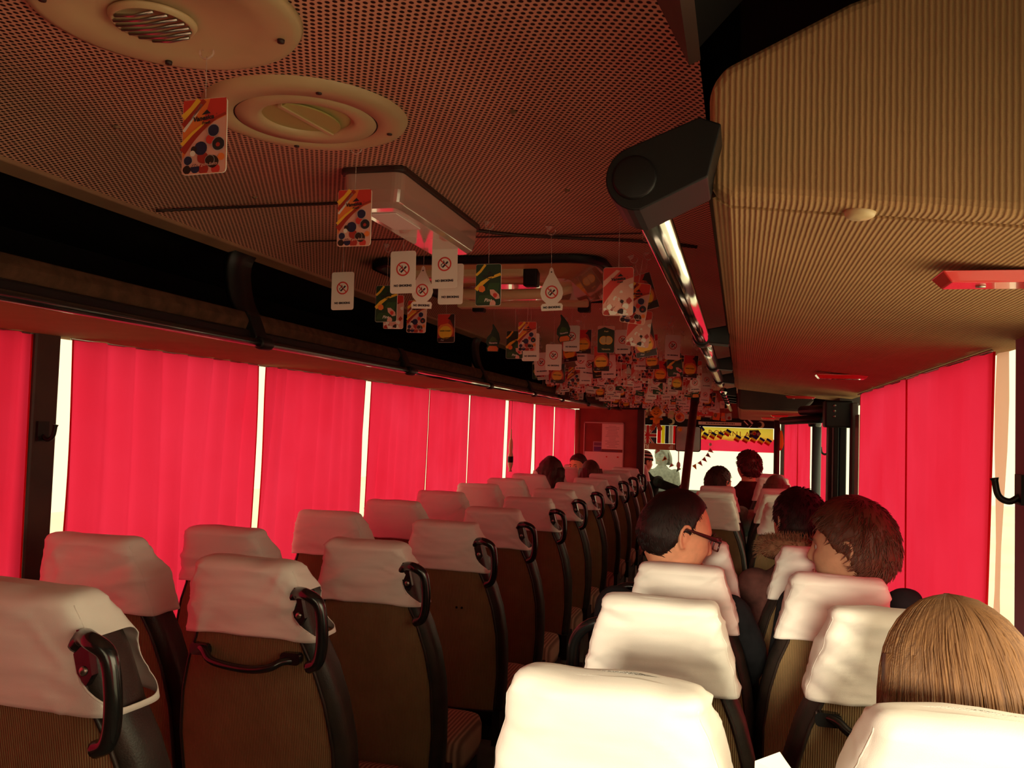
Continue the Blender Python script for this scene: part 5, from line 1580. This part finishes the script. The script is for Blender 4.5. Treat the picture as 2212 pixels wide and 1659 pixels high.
# flags and scarves on the left half of the windscreen
def cloth_panel(x0, z0, x1, z1, y, n=10):
    return [(x0 + (x1 - x0) * k / n, y + 0.004 * math.sin(k * 1.9)) for k in range(n + 1)]
uk = empty('union_flag', (-0.40, 10.90, 1.42), label='red white and blue cross flag cloth hanging at the left of the windscreen', cat='flag')
m = MB().use(mat('dark_navy_cloth', (0.03, 0.015, 0.04), 0.8)).box((-0.505, 10.90, 1.262), (-0.295, 10.904, 1.560))
c = (-0.405, 1.435)
m.use(M_CARDW); band(m, [(c[0], 1.262), (c[0], 1.560)], 0.058, 10.8992); band(m, [(-0.505, c[1]), (-0.295, c[1])], 0.052, 10.8991)
band(m, [(-0.500, 1.30), (-0.31, 1.56)], 0.026, 10.8993); band(m, [(-0.500, 1.56), (-0.31, 1.30)], 0.026, 10.8994)
m.use(M_FRED); band(m, [(c[0], 1.262), (c[0], 1.560)], 0.032, 10.8985); band(m, [(-0.505, c[1]), (-0.295, c[1])], 0.028, 10.8984)
band(m, [(-0.500, 1.30), (-0.31, 1.56)], 0.010, 10.8987); band(m, [(-0.500, 1.56), (-0.31, 1.30)], 0.010, 10.8988)
rel(m, uk, 'cloth')
sc_ = empty('striped_scarf', (-0.16, 10.90, 1.45), label='vertically striped scarf, red, yellow, navy and grey, left of the mirror', cat='scarf')
m = MB(); x = -0.290
for w, mm in ((0.050, M_FRED), (0.045, M_FYEL), (0.050, M_NAVY), (0.045, M_SKYB), (0.045, M_FRED)):
    m.use(mm).box((x, 10.901, 1.340), (x + w - 0.002, 10.905, 1.560)); x += w
rel(m, sc_, 'cloth')
m = MB().use(mat('brick_red_scarf', (0.42, 0.09, 0.05), 0.85)).box((-0.505, 10.895, 1.262), (-0.02, 10.898, 1.338))
m.use(M_CARDW); put_text(m, 'Ria', -0.43, 1.302, 10.8945, 0.075, PI, 0, 0.001); put_text(m, 'IP', -0.12, 1.302, 10.8945, 0.070, PI, 0, 0.001)
o = m.obj('lettered_scarf'); tag(o, 'brick red scarf with upside down pale letters under the striped scarf', 'scarf')
# rear view mirror
mr = empty('rear_view_mirror', (0.115, 10.30, 1.42), label='large black framed rear view mirror hanging behind the leaning pole', cat='mirror')
m = MB().use(M_BLACK)
fo = rrect(-0.028, 1.265, 0.262, 1.560, 0.03); m.prism(fo, 'xz', 10.295, 10.32); rel(m, mr, 'housing')
m = MB().use(M_CHROME); m.flat(rrect(-0.018, 1.275, 0.252, 1.550, 0.025), 10.2945); rel(m, mr, 'mirror_glass')
m = MB().use(M_BLACK).tube([(0.11, 10.31, 1.55), (0.11, 10.6, 1.64), (0.11, 10.96, 1.64)], 0.012, 10); rel(m, mr, 'arm')
m = MB().use(M_YELLOW).lathe([(0.0, 10.2925), (0.022, 10.2928), (0.022, 10.294)], (0.025, 0, 1.515), 'y', 18); rel(m, mr, 'yellow_sticker')
o = MB().use(M_CARDW).tube([(0.015, 10.28, 1.27), (0.016, 10.28, 1.15)], 0.006, 8).lathe([(0.004, 1.15), (0.020, 1.13), (0.024, 1.10), (0.012, 1.07)], (0.016, 10.28, 0), n=12).obj('tassel'); tag(o, 'pale tassel hanging below the left side of the mirror', 'tassel')
# yellow banner
bn = empty('banner', (0.65, 10.93, 1.49), label='yellow banner reading ROMANIA with a crest at its right end', cat='banner')
m = MB().use(sheer('yellow_satin', (0.96, 0.86, 0.12), 0.65))
top = [(0.235 + 0.84 * k / 20, 1.558) for k in range(21)]; bot = [(0.235 + 0.84 * k / 20, 1.405 + 0.008 * math.sin(k * 1.3)) for k in range(21)]
R0_ = [[(x, 10.93 + 0.004 * math.sin(x * 40), z) for x, z in L_] for L_ in (top, bot)]
m.loft(R0_, False, False, closed=False)
rel(m, bn, 'cloth')
m = MB().use(mat('brick_letters', (0.62, 0.10, 0.02), 0.7)); 
for k, ch in enumerate('ROMANIA'): put_text(m, ch, 0.345 + 0.072 * k - (0.01 if ch == 'I' else 0), 1.490 - 0.002 * k, 10.924, 0.088)
rel(m, bn, 'lettering')
m = MB().use(M_DARK); m.prism([(0.80, 1.535), (0.905, 1.540), (0.935, 1.495), (0.90, 1.44), (0.80, 1.445)], 'xz', 10.922, 10.926)
m.use(M_FYEL); m.flat(circ(0.855, 1.502, 0.028, 6), 10.9215); m.use(M_SKYB); m.flat(circ(0.82, 1.495, 0.012, 12), 10.921); m.flat(circ(0.905, 1.490, 0.020, 12), 10.921); m.use(M_FRED); m.flat(circ(0.86, 1.495, 0.016, 10), 10.9208)
rel(m, bn, 'crest')
o = MB().use(M_CURT)
rows = [[(0.11 + 1.04 * k / 40, 10.985 + 0.004 * math.sin(k * 1.1), z) for k in range(41)] for z in (1.430, 1.35, 1.272)]
o.loft(rows, False, False, closed=False); o = o.obj('valance'); tag(o, 'plain red valance across the right half of the windscreen', 'valance')
# little tricolour flags
FL = [(0.25, 1.523, -0.9), (0.299, 1.452, -0.5), (0.388, 1.458, -0.5), (0.472, 1.462, -0.5), (0.555, 1.495, -0.55), (0.665, 1.433, -0.5), (0.758, 1.424, -0.5), (0.846, 1.430, -0.5), (0.928, 1.412, -0.55), (1.005, 1.404, -0.55)]
g = MB().use(M_INK).tube(smooth_path([(x + 0.012, 10.503, z + 0.036) for x, z, a in FL], 3), 0.0012, 5).obj('garland_string')
tag(g, 'thin string carrying the small tricolour flags before the yellow banner', 'string')
MB().use(M_INK).tube([(FL[0][0] + 0.012, 10.503, FL[0][1] + 0.036), (0.262, 10.52, 1.60), (0.262, 10.95, 1.66)], 0.0012, 5).obj('tie', g)
def flag_mesh():
    m = MB()
    for k, mm in enumerate((M_BLUE, M_FYEL, M_FRED)):
        m.use(mm).box((-0.030, -0.001, 0.0217 - 0.022 * k), (0.030, 0.001, 0.0217 - 0.022 * k - 0.0225 + 0.022))
    return m
def flag_mesh2():
    m = MB()
    for k, mm in enumerate((M_BLUE, M_FYEL, M_FRED)):
        m.use(mm).box((-0.031, -0.001, 0.036 - 0.024 * (k + 1)), (0.031, 0.001, 0.036 - 0.024 * k))
    return m
fme = flag_mesh2().mesh('flag')
for k, (x, z, a) in enumerate(FL):
    o = bpy.data.objects.new('small_flag', fme); COL.objects.link(o); o.location = (x, 10.50, z); o.rotation_euler = (0, -a, 0)
    pos = ['beside the mirror, highest of the garland', 'second from the mirror', 'third from the mirror', 'fourth from the mirror', 'fifth from the mirror, raised over the banner letters', 'sixth from the mirror', 'seventh from the mirror', 'third from the right post', 'second from the right post', 'touching the right post'][k]
    tag(o, 'small blue yellow red flag, ' + pos, 'flag', 'small tricolour flags on the garland')
# bunting
def bunting(pts, label, side):
    P = smooth_path(pts, 8)
    s_ = MB().use(M_SKYB).tube(P, 0.0016, 5).obj('bunting_string'); tag(s_, label, 'string')
    return P
PA = bunting([(-0.30, 10.7, 1.285), (-0.21, 10.7, 1.248), (-0.153, 10.7, 1.165), (-0.08, 10.7, 1.10), (0.0, 10.7, 1.06), (0.06, 10.7, 1.045)], 'pale bunting string sloping down from the left to the pole', 0)
PB = bunting([(0.353, 10.7, 1.341), (0.335, 10.7, 1.27), (0.29, 10.7, 1.20), (0.23, 10.7, 1.14), (0.15, 10.7, 1.09)], 'pale bunting string sloping down from the round suction cup', 1)
o = MB().use(M_CARDW).lathe([(0.0, 10.690), (0.012, 10.692), (0.018, 10.698), (0.018, 10.702)], (0.356, 0, 1.352), 'y', 16).obj('suction_cup'); tag(o, 'round white suction cup at the top of the right bunting string', 'suction cup')
pm = {}
def pennant(p, m1, m2, a, label):
    key = (m1.name, m2.name)
    if key not in pm:
        m = MB().use(m1); m.prism([(-0.026, 0), (0.026, 0), (0.0, -0.065)], 'xz', -0.0008, 0.0008); m.use(m2); m.flat([(-0.013, -0.008), (0.013, -0.008), (0.004, -0.036), (-0.004, -0.036)], -0.0012); m.flat([(-0.013, -0.008), (-0.004, -0.036), (0.004, -0.036), (0.013, -0.008)], 0.0012)
        pm[key] = m.mesh('pennant')
    o = bpy.data.objects.new('pennant', pm[key]); COL.objects.link(o); o.location = p; o.rotation_euler = (0, a, 0); tag(o, label, 'pennant', 'bunting pennants on the windscreen')
for i_, (ix, m1, m2, a, lb) in enumerate(((4, M_RED, M_PINK, 0.6, 'red pennant at the upper left end of the left bunting string'), (15, M_ORANGE, M_DARK, 0.8, 'orange pennant on the left bunting string'), (24, M_SKYB, M_RED, 0.8, 'pale grey pennant low on the left bunting string'), (32, M_GREEN, M_SKYB, 0.6, 'greenish pennant lowest on the left bunting string'))):
    pennant(PA[ix], m1, m2, a, lb)
for i_, (ix, m1, m2, a, lb) in enumerate(((6, M_PINK, M_RED, -1.0, 'pink pennant with red patch just below the suction cup'), (12, M_CARDW, M_NAVY, -0.9, 'white pennant with navy patch, second below the suction cup'), (18, M_PINK, M_DRED, -0.8, 'pink pennant with dark patch, third below the suction cup'), (24, M_CARDW, M_RED, -0.7, 'white pennant with red patch on the right bunting string'), (30, M_ORANGE, M_YELLOW, -0.5, 'orange pennant beside the pole, lowest on the right string'))):
    pennant(PB[ix], m1, m2, a, lb)
# plush toy: plain yellow smiling doll
pt = empty('plush_doll', (-0.092, 8.6, 1.60), label='yellow smiling plush doll with orange legs hanging before the header band', cat='toy')
m = MB().use(M_PLUSHY); m.ball((0, 0, 0.070), (0.050, 0.042, 0.048), 20, 14)
for k in range(5): m.tube([(-0.012 + 0.006 * k, 0, 0.11), (-0.018 + 0.009 * k, 0, 0.128)], [0.007, 0.003], 6)
m.obj('head', pt)
m = MB().use(M_PLUSHY); m.ball((0, 0, -0.012), (0.034, 0.030, 0.046), 18, 12); m.obj('torso', pt)
for s in (-1, 1):
    MB().use(M_PLUSHY).tube([(s * 0.02, 0, 0.012), (s * 0.050, -0.005, 0.008), (s * 0.062, -0.006, 0.006)], [0.012, 0.011, 0.006], 8).obj('arm', pt)
    m = MB().use(M_PLUSHO); m.tube([(s * 0.014, -0.005, -0.04), (s * 0.026, -0.015, -0.065), (s * 0.034, -0.02, -0.080)], [0.018, 0.020, 0.020], 10); m.ball((s * 0.036, -0.022, -0.084), (0.026, 0.024, 0.022), 14, 10); m.obj('leg', pt)
m = MB().use(M_DARK)
for s in (-1, 1): m.tube([(s * 0.026, -0.036, 0.080), (s * 0.018, -0.041, 0.083), (s * 0.010, -0.042, 0.078)], 0.0028, 6)
m.tube([(-0.020, -0.038, 0.062), (-0.008, -0.043, 0.052), (0.008, -0.043, 0.052), (0.020, -0.038, 0.062)], 0.003, 6); m.obj('face', pt)
MB().use(M_TRANSP).tube([(0, 0, 0.115), (0, 0, 0.395)], 0.0012, 5).obj('string', pt)
# red paper tags, ornaments and small pictures crowding above the header
def hanger(name, x, y, z, mm, w, h_, label, cat, rot=0, group=None, deco=None):
    m = MB().use(mm).prism(rrect(-w, -h_, w, h_, min(w, h_) * 0.15, 2), 'xz', -0.001, 0.001)
    if deco:
        for (dm, poly) in deco: m.use(dm).flat(poly, -0.0015)
    o = m.obj(name, loc=(x, y, z)); o.rotation_euler = (0, rot, 0); tag(o, label, cat, group)
    MB().use(M_TRANSP).tube([(0, 0, h_), (0, 0, 1.995 - z)], 0.001, 5).obj('string', o)
    return o
hanger('hanging_red_tag', -0.145, 9.95, 1.752, M_RED, 0.062, 0.024, 'blank red paper tag above the plush doll, leftmost of the three', 'tag', 0.05)
hanger('hanging_red_tag', 0.070, 9.95, 1.735, M_RED, 0.066, 0.030, 'blank red paper tag just left of the leaning pole', 'tag', 0.12)
hanger('hanging_red_tag', 0.315, 9.95, 1.708, M_RED, 0.085, 0.030, 'blank red paper tag right of the leaning pole, lowest of the three', 'tag', 0.02)
rnd = random.Random(21)
cols = [M_PINK, M_CARDW, M_ORANGE, M_SKYB, M_YELLOW, M_DRED, M_TRIMTAN, M_CREAM, M_GREEN]
names = ['pinkish', 'whitish', 'orange', 'pale grey', 'yellow', 'dark red', 'tan', 'cream', 'green']
for k in range(34):
    x = -0.46 + 1.05 * (k % 17 + 0.5) / 17 + rnd.uniform(-0.02, 0.02); z = (1.80 if k < 17 else 1.705) + rnd.uniform(-0.03, 0.03)
    j = rnd.randrange(len(cols)); q = rnd.randrange(len(cols))
    deco = [(cols[q], blob(rnd.uniform(-.01, .01), rnd.uniform(-.02, .02), rnd.uniform(0.015, 0.026), 9, k, 0.3)), (M_DARK, blob(rnd.uniform(-.01, .01), rnd.uniform(-.02, .02), rnd.uniform(0.006, 0.012), 8, k + 50, 0.3))]
    deco[1] = (deco[1][0], deco[1][1])
    hanger('hanging_picture_card', x, 10.60 - 0.25 * (k >= 17) * rnd.random(), z, cols[j], rnd.uniform(0.028, 0.042), rnd.uniform(0.035, 0.055), 'small %s picture card in the crowded row right above the header band' % names[j], 'card', rnd.uniform(-.15, .15), 'small %s picture cards above the header' % names[j], deco[:1])
# round picture disc overlapping the header
m = MB().use(M_CARDW).lathe([(0.0, -0.002), (0.058, -0.002), (0.058, 0.002), (0.0, 0.002)], axis='y', n=28, smooth=False); m.use(M_ORANGE).flat(circ(0, 0.004, 0.050, 22), -0.0028); m.use(M_DRED).flat(blob(-0.006, 0.006, 0.026, 12, 3, 0.3), -0.0034); m.use(M_PINK).flat(blob(0.022, -0.004, 0.018, 10, 9, 0.3), -0.0040)
o = m.obj('round_picture_disc', loc=(0.02, 10.3, 1.655)); tag(o, 'round picture disc with pale rim overlapping the header left of the pole', 'picture disc')
MB().use(M_TRANSP).tube([(0, 0, 0.058), (0, 0, 0.342)], 0.001, 5).obj('string', o)
# doll with yellow scarf right of the slim post
d = empty('hanging_doll', (1.115, 10.5, 1.45), label='hanging dark figure with yellow shawl and red bottom right of the slim post', cat='toy')
m = MB().use(M_BLACK).loft([[(0.045 * r_ * math.cos(2 * PI * k / 14), 0.03 * r_ * math.sin(2 * PI * k / 14), z) for k in range(14)] for r_, z in ((0.2, 0.16), (0.5, 0.12), (0.7, 0.05), (0.9, -0.05), (0.8, -0.10))]); m.obj('body', d)
m = MB().use(M_FYEL).loft([[(0.03 + 0.024 * r_ * math.cos(2 * PI * k / 12), -0.02 + 0.03 * r_ * math.sin(2 * PI * k / 12), z) for k in range(12)] for r_, z in ((0.4, 0.09), (1, 0.03), (1.3, -0.06), (0.9, -0.11))]); m.obj('shawl', d)
MB().use(M_FRED).ball((0.015, -0.02, -0.115), (0.028, 0.024, 0.024), 12, 8).obj('foot', d)
MB().use(M_SKIN).ball((0, 0, 0.175), 0.022, 12, 8).obj('head', d)
MB().use(M_INK).tube([(0, 0, 0.19), (0, 0.0, 0.21), (0, 0.45, 0.21)], 0.0015, 5).obj('string', d)
# dashboard, steering wheel, seat beads
db = empty('dashboard', (0, 10.7, 0.0), label='dark dashboard below the windscreen with greenish reflections', cat='dashboard')
m = MB().use(noisy('grey_green_dashboard', (0.05, 0.07, 0.06), (0.03, 0.04, 0.035), 6, 0.35)).prism([(10.88, 0.0), (10.74, 0.60), (10.76, 0.76), (10.85, 0.80), (11.08, 0.72), (11.08, 0.0)], 'yz', -1.18, 1.14); rel(m, db, 'body', bevel=0.02)
rel(MB().use(M_STEEL).box((-0.44, 10.745, 0.66), (-0.30, 10.77, 0.72)), db, 'instrument_bezel')
sw = empty('steering_wheel', (-0.44, 10.42, 0.80), label='black steering wheel in front of the driver, mostly hidden', cat='steering wheel')
Tm = Matrix.Translation((0, 0, 0.02)) @ Matrix.Rotation(R_(28), 4, 'X')
m = MB().use(M_BLACK); m.T = Tm; m.tube([(0.22 * math.cos(2 * PI * k / 36), 0.22 * math.sin(2 * PI * k / 36), 0) for k in range(37)], 0.014, 10, False); m.obj('rim', sw)
m = MB().use(M_STEEL); m.T = Tm; m.tube([(-0.21, 0, 0), (0, 0, -0.03), (0.21, 0, 0)], 0.010, 8); m.obj('spoke', sw)
m = MB().use(M_BLACK).tube([(0, 0, -0.01), (0, 0.36, -0.14)], 0.030, 12); m.obj('column', sw)
gl = empty('gear_lever', (0.055, 10.02, 0.0), label='gear lever gripped by the driver beside the leaning pole', cat='gear lever')
m = MB().use(M_STEEL).tube([(0.0, 0.03, 0.0), (0, 0.03, 0.5), (0.02, 0.02, 0.83)], 0.010, 10); m.obj('stick', gl); MB().use(M_BLACK).ball((0.02, 0.02, 0.845), 0.026, 14, 10).obj('knob', gl)
m = MB().use(mat('dark_wood_bead', (0.05, 0.012, 0.012), 0.3))
for k in range(11):
    u = k / 10; m.ball((0.16 - 0.17 * u + 0.012 * math.sin(k * 2.2), 9.2, 0.965 - 0.165 * u), (0.017, 0.014, 0.017), 10, 7)
m.tube([(0.16, 9.2, 0.975), (-0.01, 9.2, 0.80)], 0.006, 6)
bd = m.obj('bead_string'); tag(bd, 'string of dark chunky beads slanting beside the lower end of the pole', 'beads')
bp = MB().use(M_TUBE).tube([(0.165, 9.2, 0.02), (0.165, 9.2, 0.985)], 0.012, 10).tube([(0.165, 9.2, 0.79), (-0.02, 9.2, 0.79)], 0.010, 8).obj('guard_rail'); tag(bp, 'low dark guard rail behind the bead string near the dashboard', 'rail')
# slender ornament in the left window gap
o = MB().use(M_CREAM).lathe([(0.004, 0.17), (0.006, 0.10), (0.014, 0.07), (0.018, 0.02), (0.014, -0.02), (0.022, -0.05), (0.022, -0.12), (0.010, -0.16), (0.016, -0.18)], n=14).obj('hanging_ornament', loc=(-1.135, 7.05, 1.30))
tag(o, 'slender cream and dark ornament hanging in the curtain gap behind the wavy haired passenger', 'ornament')
MB().use(M_BLACK).lathe([(0.0225, -0.055), (0.024, -0.08), (0.0225, -0.105)], n=14).obj('dark_band', o)
MB().use(M_INK).tube([(0, 0, 0.17), (0, 0, 0.408)], 0.0015, 5).obj('string', o)
# folded paper stuck between the two nearest right seats
m = MB().use(M_PAPER); m._add([(-0.028, 0, 0), (0.030, 0.01, 0), (0.032, 0.0, 0.20), (0.004, 0.006, 0.235), (-0.026, 0.0, 0.222), (0.004, 0.03, 0)], [(0, 1, 2, 3, 4), (0, 4, 3, 5), (5, 3, 2, 1)])
o = m.obj('folded_paper', loc=(0.752, 1.19, 0.86), solid=0.001); tag(o, 'folded white paper sticking up between the two nearest right seats', 'paper')
